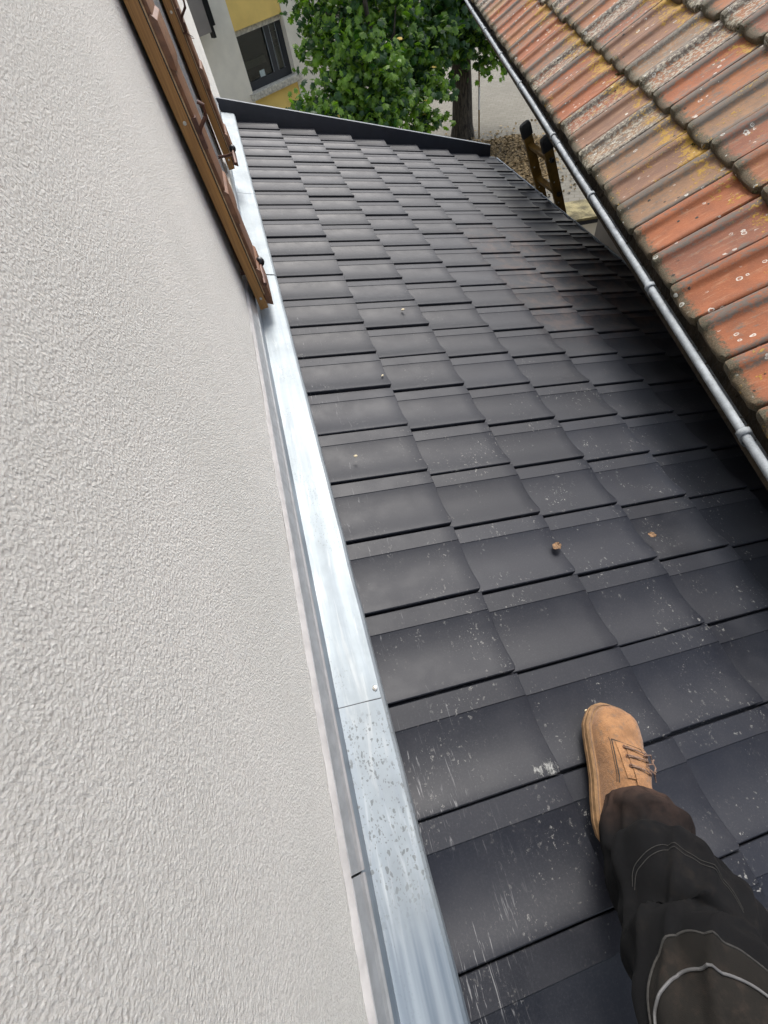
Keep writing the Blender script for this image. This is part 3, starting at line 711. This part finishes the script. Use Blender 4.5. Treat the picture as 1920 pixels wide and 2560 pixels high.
# ================================================================== mossy low wall
lw = thing('low_wall', 'low rendered wall with mossy yellow coping in the gap between the two gutters', 'wall', tuple(EH(4.35, 3.1, GZ)))
def part_of(o, parent): o.parent = parent; o.matrix_parent_inverse = Matrix.Translation(PARENT_LOC[parent.name]).inverted(); return o
mb = MB(); ebox(mb, 2.36, 2.62, 3.0, 4.6, GZ, -2.2)
mb = MB(); P0 = Vector((4.12, 3.42, 0)); 
hh0 = P0.dot(H_); ee0 = P0.dot(E_)
ebox(mb, ee0, ee0 + .42, hh0 - .9, hh0 + 1.5, GZ, -2.28); part_of(mb.build('base', M['beige']), lw)
mb = MB(); ebox(mb, ee0 - .02, ee0 + .50, hh0 - .92, hh0 + 1.55, -2.28, -2.235); part_of(mb.build('drip_edge', M['darkmetal']), lw)
mb = MB(); ebox(mb, ee0 - .015, ee0 + .52, hh0 - .92, hh0 + 1.55, -2.235, -2.20); part_of(mb.build('coping', M['mossy'], bevel=.01), lw)

# ================================================================== ladder
lad = thing('ladder', 'yellow fibreglass ladder with black rubber tips leaning on the dark roof gutter', 'ladder', (3.35, 1.5, GZ))
dirv = Vector((2.255 - 2.075, 0, -.779 + .349)).normalized()
perp = Vector((-dirv.z, 0, dirv.x))
def rail(y):
    top = Vector((2.104, y, -.415)); L = (-GZ - .42) / -dirv.z
    mb = MB(); bot = top + dirv * L
    prof_ = [(-.034, -.013), (.034, -.013), (.034, -.006), (-.027, -.006), (-.027, .006), (.034, .006), (.034, .013), (-.034, .013)]
    mb.sweep([[p + perp * a + Vector((0, b, 0)) for a, b in prof_] for p in (top, bot)], True, True)
    ro = part_of(mb.build('rail', M['fibre']), lad)
    mb = MB()
    secs = []
    for tt, sc_ in ((0, 1.0), (.02, 1.12), (-.05, 1.10), (-.075, .85), (-.088, .45)):
        pass
    for tt, sc_ in ((.030, 1.10), (-.035, 1.12), (-.055, .98), (-.062, .75)):
        p = top + dirv * tt; secs.append([p + perp * a * sc_ + Vector((0, b * sc_, 0)) for a, b in ((-.034, -.02), (0, -.024), (.034, -.02), (.040, 0), (.034, .02), (0, .024), (-.034, .02), (-.040, 0))])
    mb.sweep(secs, True, True); mb.build('rubber_tip', M['rubber'], ro, smooth=True)
    for k in range(6):
        p = top + dirv * (.10 + k * .17); mb = MB(); mb.ball(p + perp * (-.010) + Vector((0, -.014, 0)), .006, 8); mb.build('rivet', M['steel'], ro)
    return top
rail(1.64); topB = rail(1.30)
for k in range(11):
    c = Vector((2.104, 0, -.415)) + dirv * (.10 + k * .27)
    mb = MB(); mb.sweep([[c + perp * a + dirv * b + Vector((0, y, 0)) for a, b in ((-.018, -.016), (.018, -.016), (.018, .016), (-.018, .016))] for y in (1.30, 1.64)], True, True); part_of(mb.build('rung', M['fibre'], bevel=.003), lad)
    mb = MB(); mb.box((-.012, -.03, -.012), (.012, 0, .012), Matrix.Translation(c + Vector((0, 1.286, 0)))); part_of(mb.build('rung_end', M['rubber']), lad)

# ================================================================== litter bed round the tree
bed = MB(); rn = random.Random(11)
bc = Vector((4.75, 8.8, GZ))
def bedr(a): return 1.55 + .35 * math.sin(2 * a + 1) + .2 * math.sin(5 * a)
mb = MB(); pts = [(bc.x + bedr(q) * .84 * math.cos(q), bc.y + bedr(q) * 1.10 * math.sin(q), GZ + .02) for q in (2 * PI * k / 40 for k in range(40))]
mb.add([(bc.x, bc.y, GZ + .07)] + pts, [(0, k + 1, (k + 1) % 40 + 1) for k in range(40)])
o = mb.build('planting_bed', M['soil']); o['kind'] = 'structure'
for _ in range(16000):
    a = rn.uniform(0, 2 * PI); q = math.sqrt(rn.random()) * (1.08 if rn.random() < .9 else 1.6)
    p = Vector((bc.x + bedr(a) * .84 * math.cos(a) * q, bc.y + bedr(a) * 1.10 * math.sin(a) * q, GZ + .02 + .06 * max(0, 1 - q) + rn.uniform(0, .02)))
    sz = rn.uniform(.02, .05); v = Vector((rn.gauss(0, 1), rn.gauss(0, 1), rn.gauss(0, .45))).normalized() * sz; b2 = v.cross(Vector((rn.gauss(0, .4), rn.gauss(0, .4), 1))).normalized() * sz * rn.uniform(.5, .9)
    bed.add([p - v, p + b2, p + v, p - b2], [(0, 1, 2, 3)])
o = bed.build('leaf_litter', M['mulch']); o['kind'] = 'stuff'

# ================================================================== trees
def leaf_shape():
    pts = [(0, 0), (.16, -.05), (.42, -.02), (.34, .14), (.60, .26), (.40, .36), (.52, .62), (.22, .58), (.14, .82), (0, .74), (-.14, .82), (-.22, .58), (-.52, .62), (-.40, .36), (-.60, .26), (-.34, .14), (-.42, -.02), (-.16, -.05)]
    vs = [(x, y, -abs(x) * .22 - max(0, y - .3) * .25) for x, y in pts]; c = (0, .34, .02)
    return [c] + vs, [(0, i + 1, (i + 1) % len(pts) + 1) for i in range(len(pts))]
LV, LF = leaf_shape()
leafmeshA = None
def crown(tree, lobes, n, mats, size, rn, single=0, name_stuff='foliage'):
    """leaves hang in sprays through lobes (centre, radius)"""
    leaves = []
    tot = sum(l[1] ** 2 * l[2] for l in lobes)
    for (c, r_, wgt) in lobes:
        k = int(n * r_ ** 2 * wgt / tot)
        nsp = max(3, k // 16)
        for s_ in range(nsp):
            dv = Vector((rn.gauss(0, 1), rn.gauss(0, 1), rn.gauss(0, 1))).normalized() * (rn.random() ** .45) * r_
            sc0 = c + Vector((dv.x, dv.y, dv.z * .85)); axis = Vector((dv.x, dv.y, -.25 * r_)).normalized()
            for q in range(16):
                p = sc0 + axis * rn.uniform(-.10, .30) + Vector((rn.gauss(0, .085), rn.gauss(0, .085), rn.gauss(0, .07)))
                leaves.append(p)
    def mat_for(p):
        tilt = Vector((rn.gauss(0, .45), rn.gauss(0, .45) - .35, 1)).normalized()
        yaw = rn.uniform(0, 2 * PI); a = tilt.orthogonal().normalized(); a = Matrix.Rotation(yaw, 3, tilt) @ a
        down = (Vector((0, 0, -1)) * .55 + a).normalized(); x = down.cross(tilt).normalized(); z = x.cross(down)
        return x, down, z
    # nearest to the viewer side become separate leaves
    order = sorted(range(len(leaves)), key=lambda i: (leaves[i] - CAM).length)
    pick = set(random.Random(2).sample(order[:max(1, len(order) // 3)], min(single, len(order) // 3)))
    mbs = [MB() for _ in mats]; lm = []
    if single:
        for i_m, m_ in enumerate(mats):
            me = bpy.data.meshes.new('leaf'); me.from_pydata([tuple(v) for v in LV], [], LF); me.materials.append(m_); lm.append(me)
    for i, p in enumerate(leaves):
        x, y, z = mat_for(p); s_ = size * rn.uniform(.65, 1.2)
        k = 0 if rn.random() < .62 else 1
        if k >= len(mats): k = 0
        if i in pick:
            o = link('leaf', lm[k], tree); o.matrix_local = Matrix(((x.x * s_, y.x * s_, z.x * s_, p.x - tree.location.x), (x.y * s_, y.y * s_, z.y * s_, p.y - tree.location.y), (x.z * s_, y.z * s_, z.z * s_, p.z - tree.location.z), (0, 0, 0, 1)))
        else: mbs[k].add([p + (x * v[0] + y * v[1] + z * v[2]) * s_ for v in LV], LF)
    for mb_, m_ in zip(mbs, mats):
        if mb_.v:
            me = bpy.data.meshes.new(name_stuff); me.from_pydata(mb_.v, [], mb_.f); me.materials.append(m_)
            o = link(name_stuff, me, tree); o.location = -tree.location; o['kind'] = 'stuff'
    return leaves
def limb(mb, pts, r0, r1, n=10):
    k = len(pts); mb.tube(pts, [r0 + (r1 - r0) * i / (k - 1) for i in range(k)], n)
V = Vector
t1 = thing('plane_tree', 'large tree with dark trunk and drooping dark leaves standing in the paved yard', 'tree', (5.12, 10.9, GZ))
rn = random.Random(21)
mb = MB(); tp = []
secs = []
for i, (z, rr_, dx, dy) in enumerate(((GZ, .31, 0, 0), (GZ + .25, .255, 0, 0), (GZ + .9, .225, .0, .0), (GZ + 1.7, .215, -.03, .03), (GZ + 2.6, .205, -.05, .05), (GZ + 3.4, .19, -.02, .1), (GZ + 4.4, .15, .05, .2), (GZ + 5.6, .09, .1, .2))):
    secs.append([V((5.12 + dx + rr_ * (1 + .12 * noise.noise(V((math.cos(q) * 1.5, math.sin(q) * 1.5, z * .8)))) * math.cos(q), 10.9 + dy + rr_ * (1 + .12 * noise.noise(V((math.cos(q) * 1.5, math.sin(q) * 1.5, z * .8 + 4)))) * math.sin(q), z)) - t1.location for q in (2 * PI * k / 20 for k in range(20))])
mb.sweep(secs, True, True); mb.build('trunk', M['bark'], t1, smooth=True, ang=80)
for pts in (((5.1, 10.9, -1.2), (4.4, 10.2, -.6), (3.6, 9.6, -.5)), ((5.1, 10.95, -.9), (5.8, 10.6, -.7), (6.3, 10.4, -1.1)), ((5.1, 11, -.5), (4.6, 11.5, .3), (4.0, 12, 1)), ((5.1, 11, -.2), (5.6, 11.6, .6), (6.0, 12, 1.2))):
    mb = MB(); limb(mb, [V(p) - t1.location for p in pts], .08, .03); mb.build('limb', M['bark'], t1, smooth=True, ang=80)
crown(t1, [(V((3.79, 9.5, -1.2)), .62, 1.2), (V((4.75, 10.5, -1.15)), .75, 1.2), (V((5.36, 10.48, -1.35)), .55, 1.1), (V((6.1, 10.6, -1.15)), .45, .8), (V((4.25, 11.25, -.5)), 1.1, .7), (V((5.8, 11.6, -.4)), 1.3, .7), (V((3.3, 9.0, -1.55)), .42, 1.1), (V((5, 11.2, 1.2)), 1.9, .4)], 12500, [M['leafB'], M['leafA']], .140, rn, 60)
t2 = thing('tulip_tree', 'smaller bright green leafy tree close to the dark roof edge with yellow tinged leaves', 'tree', (2.75, 8.9, GZ))
mb = MB(); limb(mb, [V(p) - t2.location for p in ((2.75, 8.9, GZ), (2.72, 8.85, -2.4), (2.70, 8.85, -1.6), (2.6, 8.9, -.6), (2.55, 9, .6))], .075, .03); mb.build('trunk', M['bark'], t2, smooth=True, ang=80)
for pts in (((2.7, 8.85, -1.5), (2.3, 8.4, -1.1), (2.1, 8.0, -1.1)), ((2.65, 8.88, -1.0), (2.2, 9.1, -.6), (1.9, 9.3, -.5)), ((2.7, 8.85, -1.3), (3.0, 8.7, -.9), (3.1, 8.8, -.6))):
    mb = MB(); limb(mb, [V(p) - t2.location for p in pts], .03, .01, 6); mb.build('limb', M['bark'], t2, smooth=True, ang=80)
rn = random.Random(33)
lv = crown(t2, [(V((1.17, 8.01, -1.21)), 0.13, 1.5), (V((1.28, 7.60, -1.36)), 0.18, 1.5), (V((3.64, 8.53, -1.64)), 0.20, 1.5), (V((3.37, 8.04, -1.98)), 0.20, 1.5), (V((5.59, 10.23, -1.89)), 0.22, 1.5), (V((1.57, 8.92, -0.83)), 0.16, 1.5), (V((1.81, 9.72, -0.52)), 0.18, 1.5), (V((2.33, 7.46, -1.79)), 0.30, 1.5), (V((1.80, 7.60, -1.60)), 0.25, 1.5), (V((2.05, 9.2, -.75)), .55, 1.0), (V((2.22, 8.2, -1.12)), .62, 1.3), (V((2.95, 9.2, -.8)), .70, 1.0), (V((1.62, 7.95, -1.42)), .36, 1.2), (V((2.3, 7.9, -1.58)), .42, 1.3), (V((2.75, 8.2, -1.55)), .40, 1.2), (V((1.25, 8.2, -1.40)), .22, 1.3), (V((2.45, 10.4, -.1)), 1.0, .6), (V((2.5, 9.4, .9)), 1.2, .4)], 8200, [M['leafA'], M['leafB']], .128, rn, 230)
for i in range(26):
    p = rn.choice(lv); mb = MB(); x = V((rn.gauss(0, 1), rn.gauss(0, 1), rn.gauss(0, .4))).normalized(); z = V((0, -.4, 1)).normalized(); y = z.cross(x)
    p = p + V((0, -.06, .06)) - t2.location
    mb.add([p + (x * v[0] + y * v[1] + z * v[2]) * .10 for v in LV], LF); mb.build('yellow_leaf', M['blossom'], t2)
# slim yellow marker pole by the trunk
pole = thing('marker_pole', 'thin yellow pole standing against the dark tree trunk', 'pole', (5.42, 10.55, GZ))
mb = MB(); mb.tube([(0, 0, 0), (-.02, .05, 1.45)], .018, 8); mb.build('shaft', M['fibre'], pole)
mb = MB(); mb.tube([(-.008, .02, .55), (-.012, .03, .95)], .024, 8); mb.build('white_band', M['whitewall'], pole)

# ================================================================== person: leg and boot
per = thing('person', 'person in black work trousers standing with one tan lace-up boot on the dark tiles', 'person', tuple(RP(.36, -2.40, 0)))
KEY = [((0.3636, -2.383, -0.0332), 0.0478), ((0.3517, -2.4204, -0.0165), 0.0692), ((0.3395, -2.4716, 0.015), 0.086), ((0.3275, -2.5148, 0.0699), 0.0924), ((0.3088, -2.5546, 0.115), 0.0915), ((0.2826, -2.5779, 0.171), 0.0900), ((0.2615, -2.628, 0.2230), 0.0890), ((0.266, -2.73, 0.282), 0.094), ((0.272, -2.90, 0.37), 0.102), ((0.27, -3.1, 0.5), 0.115)]
cen = [V(k[0]) for k in KEY]; rad = [k[1] for k in KEY]
def cr(a, b, c, d_, t): return .5 * ((2 * b) + (-a + c) * t + (2 * a - 5 * b + 4 * c - d_) * t * t + (-a + 3 * b - 3 * c + d_) * t ** 3)
def path(u):
    u = max(0, min(.9999, u)) * (len(cen) - 1); i = int(u); t = u - i
    g_ = lambda L, k: L[max(0, min(len(L) - 1, k))]
    return cr(g_(cen, i - 1), g_(cen, i), g_(cen, i + 1), g_(cen, i + 2), t), cr(g_(rad, i - 1), g_(rad, i), g_(rad, i + 1), g_(rad, i + 2), t)
def leg(u, a, lift=0):
    p, r_ = path(u); p2, _ = path(min(.9999, u + .01)); p1, _ = path(max(0, u - .01)); ax = (p2 - p1).normalized()
    view = (CAM - p).normalized()
    fr = V((.25, .75, .6)); fr = (fr - ax * fr.dot(ax)).normalized(); sd = ax.cross(fr)      # fr = front of shin
    # folds: diagonal pulls and horizontal bunching near the hem
    b = math.exp(-((u - .12) / .16) ** 2)
    wr = .006 * b * math.sin(u * 62 + 2.2 * math.sin(a + .6) + 1.0) * (.55 + .45 * math.cos(a * 1.0 + 1.2))
    wr += .007 * math.sin(u * 21 + 1.7 * math.sin(a * 1 + 2) + .8 * math.sin(2 * a)) * (.6 + .4 * math.sin(a + 1))
    wr += .026 * noise.noise(V((u * 7, math.cos(a) * 1.1, math.sin(a) * 1.1))) + .007 * noise.noise(V((u * 18, math.cos(a) * 2.5, math.sin(a) * 2.5 + 3)))
    sharp = math.sqrt(noise.noise(V((u * 6 + math.cos(a) * .8, math.sin(a) * 1.6, 4.4))) ** 2 + .0012); wr += .007 * (.22 - sharp)
    sh2 = math.sqrt(noise.noise(V((u * 5 - math.sin(a) * 1.3, math.cos(a) * 1.5 + u * 3, 9.4))) ** 2 + .0010); wr += .030 * max(0, .16 - sh2) * 2.2; wr += .006 * math.sin(u * 38 + 3.1 * math.sin(a * 1 + 1.5) + 1.3 * math.sin(2 * a + .4)) * math.exp(-((u - .33) / .16) ** 2)
    rr_ = r_ + wr * (0.4 + min(1, u * 4) * .6) + lift
    return p + (fr * math.cos(a) + sd * math.sin(a) * .96) * rr_
LO = per.location.copy() if False else V(PARENT_LOC[per.name])
NU, NA = 150, 88
mb = MB(); mb.sweep([[leg(i / NU, 2 * PI * k / NA) - LO for k in range(NA)] for i in range(NU + 1)], True, False)
mb.add([leg(1.0, 2 * PI * k / NA) - LO for k in range(NA)], [tuple(range(NA))])
# inner turn of the hem
mb.sweep([[leg(0, 2 * PI * k / NA, l_) - LO + V((0, 0, .012 * (-l_ / .012))) for k in range(NA)] for l_ in (0, -.004, -.012, -.022)], True, False)
trs = mb.build('trouser_leg', M['trouser'], per, smooth=True, ang=180)
def arc(u0, sag, a0, a1, n=40, lift=.002): return [leg(u0 - sag * math.cos((a0 + (a1 - a0) * k / n - (a0 + a1) / 2) / ((a1 - a0) / 2) * PI / 2), a0 + (a1 - a0) * k / n, lift) - LO for k in range(n + 1)]
def strip(name, u0, s0, u1, s1, a0, a1, m_, lift=.0022, nn=26):
    mb = MB(); n = 44
    def pt(w_, k):
        u = (u0 + (u1 - u0) * w_) - (s0 + (s1 - s0) * w_) * math.cos((k / n - .5) * PI); return leg(u, a0 + (a1 - a0) * k / n, lift) - LO
    mb.sweep([[pt(w_ / nn, k) for k in range(n + 1)] for w_ in range(nn + 1)]); return mb.build(name, m_, per, smooth=True, ang=180)
PATCH_C = [(.66, 1.22), (0.611, 1.08), (0.594, 0.98), (0.569, 0.87), (0.561, 0.66), (0.552, 0.49), (0.556, 0.28), (0.565, 0.1), (0.561, -0.1), (0.565, -0.28), (0.569, -0.49), (.585, -.8), (.62, -1.15)]
PIPE_C = [(.67, 1.2), (0.623, 1.05), (0.619, 0.91), (0.607, 0.77), (0.59, 0.63), (0.59, 0.42), (0.598, 0.17), (0.598, -0.03), (0.603, -0.21), (0.611, -0.31), (.63, -.65), (.67, -1.05)]
SHIN_C = [(.35, 1.0), (0.335, 0.84), (0.331, 0.66), (0.326, 0.49), (0.322, 0.28), (0.331, 0.1), (0.335, -0.03), (0.347, -0.17), (.365, -.40), (.395, -.62)]
def smoothc(L_, n=60):
    out = []
    for k in range(n + 1):
        s_ = k / n * (len(L_) - 1); i = min(len(L_) - 2, int(s_)); t_ = s_ - i; g_ = lambda j: L_[max(0, min(len(L_) - 1, j))]
        out.append(tuple(cr(g_(i - 1)[q], g_(i)[q], g_(i + 1)[q], g_(i + 2)[q], t_) for q in (0, 1)))
    for _ in range(10): out = [out[0]] + [tuple((out[i - 1][q] + 2 * out[i][q] + out[i + 1][q]) / 4 for q in (0, 1)) for i in range(1, len(out) - 1)] + [out[-1]]
    return out
PC, QC, SC = smoothc(PATCH_C), smoothc(PIPE_C), smoothc(SHIN_C)
mb = MB(); mb.sweep([[leg(u + (.93 - u) * w_ / 30, a, .0035) - LO for u, a in PC] for w_ in range(31)]); mb.build('knee_patch', M['patch'], per, smooth=True, ang=180)
mb = MB(); mb.tube([leg(u, a, .0040) - LO for u, a in PC], .0013, 6); mb.build('patch_seam', M['seam'], per)
mb = MB(); mb.tube([leg(u, a, .0052) - LO for u, a in QC], .0016, 8); mb.build('piping', M['piping'], per)
mb = MB(); mb.tube([leg(u, a, .0008) - LO for u, a in SC], .0005, 6); mb.tube([leg(u + .006, a, .0006) - LO for u, a in SC], .0005, 6); mb.build('shin_seam', M['seam'], per)
mb = MB(); mb.tube([leg(.30 + .68 * k / 50, -1.35 + .1 * math.sin(k * .1), .0012) - LO for k in range(51)], .0009, 6); mb.build('side_seam', M['seam'], per)
# ---- boot.  local frame: ax = heel to toe, sd = across (downslope), up = roof normal
axr = V((.126, .192, 0)); 
nrm_ = V((SN, 0, CS)); ax = (axr - nrm_ * axr.dot(nrm_)).normalized(); sd_ = ax.cross(nrm_).normalized()
HEEL = RP(.325, -2.452, .004)
def B(l, s_, h): return HEEL + ax * (l * .93 + .0165) + sd_ * s_ + nrm_ * h - LO
# stations: length, half width left, half width right, top height, centre shift
ST = [(-.006, .016, .016, .060, 0), (.004, .030, .030, .085, 0), (.025, .038, .037, .105, 0), (.060, .040, .038, .110, -.001), (.100, .041, .041, .100, -.001), (.130, .045, .048, .090, -.001), (.160, .052, .055, .078, 0), (.185, .056, .058, .069, 0), (.205, .056, .057, .066, -.001), (.222, .053, .053, .063, .001), (.238, .048, .047, .057, .002), (.250, .038, .037, .048, .002), (.258, .023, .022, .036, .002), (.2605, .008, .008, .028, .002)]
def interp(l):
    for i in range(len(ST) - 1):
        if ST[i][0] <= l <= ST[i + 1][0]:
            t_ = (l - ST[i][0]) / (ST[i + 1][0] - ST[i][0]); p_ = lambda k, j: ST[max(0, min(len(ST) - 1, k))][j]
            t_s = t_
            return [(p_(i, j) + (p_(i + 1, j) - p_(i, j)) * t_s) * (.93 if j < 3 else 1) for j in range(1, 5)]
    return list(ST[-1][1:]) if l > ST[-1][0] else list(ST[0][1:])
ls = [-.006 + .2665 * (1 - math.cos(PI * k / 46)) / 2 for k in range(47)]
def up_pt(l, a, lift=0):        # a: 0 = left sole line, pi = right sole line, over the top
    wl, wr_, hh, cs_ = interp(l); wd = .95 * (wl if a < PI / 2 else wr_)
    ca, sa = math.cos(a), math.sin(a); ex = .72
    s_ = -math.copysign(abs(ca) ** ex, ca) * (wd + lift); h = .020 + (hh - .020 + lift) * abs(sa) ** .80
    cre = .0022 * math.sin(l * 230 + 2.5 * a) * math.exp(-((l - .176) / .016) ** 2) * sa + .0022 * noise.noise(V((l * 28, a * 2, 7))) - .0035 * math.exp(-((l - .183) / .006) ** 2) * sa
    h += cre + .0012 * noise.noise(V((l * 40, a * 3, 2)))
    return B(l, s_ + cs_, h)
mb = MB(); mb.sweep([[up_pt(l, PI * k / 24) for k in range(25)] for l in ls]); bo = mb.build('boot', M['leather'], per, smooth=True, ang=70); bo['label'] = 'tan nubuck lace-up work boot'
def sole_ring(l, ex_, h): return None
mb = MB()
def outline(off):
    L_, R_ = [], []
    for l in ls:
        wl, wr_, hh, cs_ = interp(l); k = off
        L_.append((l, -(wl + k) + cs_)); R_.append((l, wr_ + k + cs_))
    pts = L_ + R_[::-1]; cx = .128
    return [(cx + (l - cx) * (1 + off / .13), s_) for l, s_ in pts]
mb.sweep([[B(l, s_, h) for l, s_ in outline(o_)] for o_, h in ((.000, .0), (.0065, .001), (.0075, .010), (.0052, .0115), (.0070, .0135), (.0070, .021), (.0045, .0245), (-.004, .025))], True, True)
mb.build('sole', M['sole'], bo, smooth=True, ang=30)
# welt stitching, seams
mb = MB(); mb.tube([B(l, s_, .0255) for l, s_ in outline(.0022)], .0008, 5, False); mb.build('welt_stitch', M['lace'], bo)
def tubeup(pts, r_=.0010, lift=.0008): mb_ = MB(); mb_.tube([up_pt(l, a, lift) for l, a in pts], r_, 6); return mb_
mb = MB(); mb.tube([up_pt(.172 - .004 * math.sin(k / 20 * PI), PI * (.30 + .50 * k / 20), .0006) for k in range(21)], .0009, 6); mb.tube([up_pt(.172 - .085 * k / 20, PI * (.30 - .07 * k / 20), .0006) for k in range(21)], .0009, 6); mb.tube([up_pt(.176 - .088 * k / 20, PI * (.275 - .07 * k / 20), .0005) for k in range(21)], .0006, 6)
mb.build('upper_seam', M['seam'], bo)
# facing panels either side of the tongue
mb = MB(); mb.sweep([[up_pt(l, PI * a_, .0026) for a_ in (.34, .40, .46, .475)] for l in (.168, .155, .14, .125, .11, .095)]); mb.build('eyelet_facing', M['leather'], bo, smooth=True, ang=50)
mb = MB(); mb.sweep([[up_pt(l, PI * a_, .0030 + (.006 if a_ > .8 and l < .13 else 0)) for a_ in (.60, .67, .76, .84)] for l in (.168, .155, .14, .125, .11, .095)]); mb.build('eyelet_facing', M['leather'], bo, smooth=True, ang=50)
mb = MB(); mb.sweep([[up_pt(l, PI * a_, .0010 + .004 * math.sin(a_ * PI)) for a_ in (.44, .5, .56, .62)] for l in (.160, .145, .13, .115, .10, .085)]); mb.build('tongue', M['leather'], bo, smooth=True, ang=50)
for l in (.158, .139, .120):
    for a_ in (.43, .64):
        c = up_pt(l, PI * a_, .004); mb = MB(); mb.tube([c + (ax * math.cos(q) + sd_ * math.sin(q)) * .0032 for q in (2 * PI * k / 12 for k in range(13))], .0010, 6, False); mb.build('eyelet', M['iron'], bo, smooth=True)
for k, l in enumerate((.158, .139, .120)):
    for dl in (-.0015, .0022):
        mb = MB(); mb.tube([up_pt(l + dl * (1 - 2 * q / 8) + .004 * (q / 8) * (1 if k % 2 else -1), PI * (.43 + .21 * q / 8), .006 + .004 * math.sin(q / 8 * PI)) for q in range(9)], .0014, 6); mb.build('lace', M['lace'], bo, smooth=True)
for pts in (((.150, .55), (.158, .64), (.152, .72), (.138, .76), (.126, .73), (.124, .66)), ((.132, .56), (.140, .66), (.148, .74), (.158, .78)), ((.128, .55), (.118, .64), (.122, .72), (.112, .80))):
    mb = MB(); P_ = [up_pt(l, PI * a_, .009 + .004 * (i % 2)) for i, (l, a_) in enumerate(pts)]; mb.tube(P_, .0013, 6); mb.build('lace', M['lace'], bo, smooth=True)

# ================================================================== debris on the roof
def dry(loc, s_, ang, label, seed):
    rn = random.Random(seed); mb = MB(); secs = []
    for i in range(7):
        a = i / 6; secs.append([V((s_ * (a - .5) * 2, s_ * .8 * (b - .5) * 2 * math.sin(PI * (.12 + .8 * a)) , s_ * (.12 + .9 * (b - .5) ** 2 * 2 * math.sin(a * 4 + seed) ** 2 + rn.uniform(-.08, .22)))) for b in (0, .25, .5, .75, 1)])
    mb.sweep(secs); o = mb.build('dry_leaf', M['dryleaf'], smooth=True, ang=60); o.modifiers.new('t', 'SOLIDIFY').thickness = .0008
    o.location = loc; o.rotation_euler = (0, PD, ang); tag(o, label, 'leaf')
dry(RX(.544, -1.805, -.006), .016, .5, 'curled brown dry leaf lying on the dark tiles in the open middle of the roof', 1)
dry(RX(.875, -1.816, -.006), .012, 2.0, 'reddish dry leaf scrap lying on the shaded tiles toward the old roof', 2)
def chip(X, y, s_, label, seed):
    rn = random.Random(seed); mb = MB(); n = 9
    top = [V((s_ * (1 + rn.uniform(-.35, .35)) * math.cos(q), s_ * .6 * (1 + rn.uniform(-.35, .35)) * math.sin(q), .003)) for q in (2 * PI * k / n for k in range(n))]
    mb.sweep([[V((v.x * 1.05, v.y * 1.05, 0)) for v in top], top, [V((v.x * .5, v.y * .5, .0045)) for v in top]], True, True); o = mb.build('wood_chip', M['chip'], smooth=True, ang=40)
    o.location = RX(X, y, -.008); o.rotation_euler = (0, PD, rn.uniform(0, 3)); tag(o, label, 'chip')
chip(.393, -2.222, .006, 'pale wood chip lying on the tiles just left of the boot toe', 3)
chip(.475, -.51, .010, 'pale chip lying on the tiles out past the near shutter', 4)
chip(.26, -.99, .006, 'small pale chip on the tiles in the second course from the flashing', 5)
chip(.075, -1.39, .007, 'yellowish crumb on the tile beside the plaster smear near the flashing', 6)
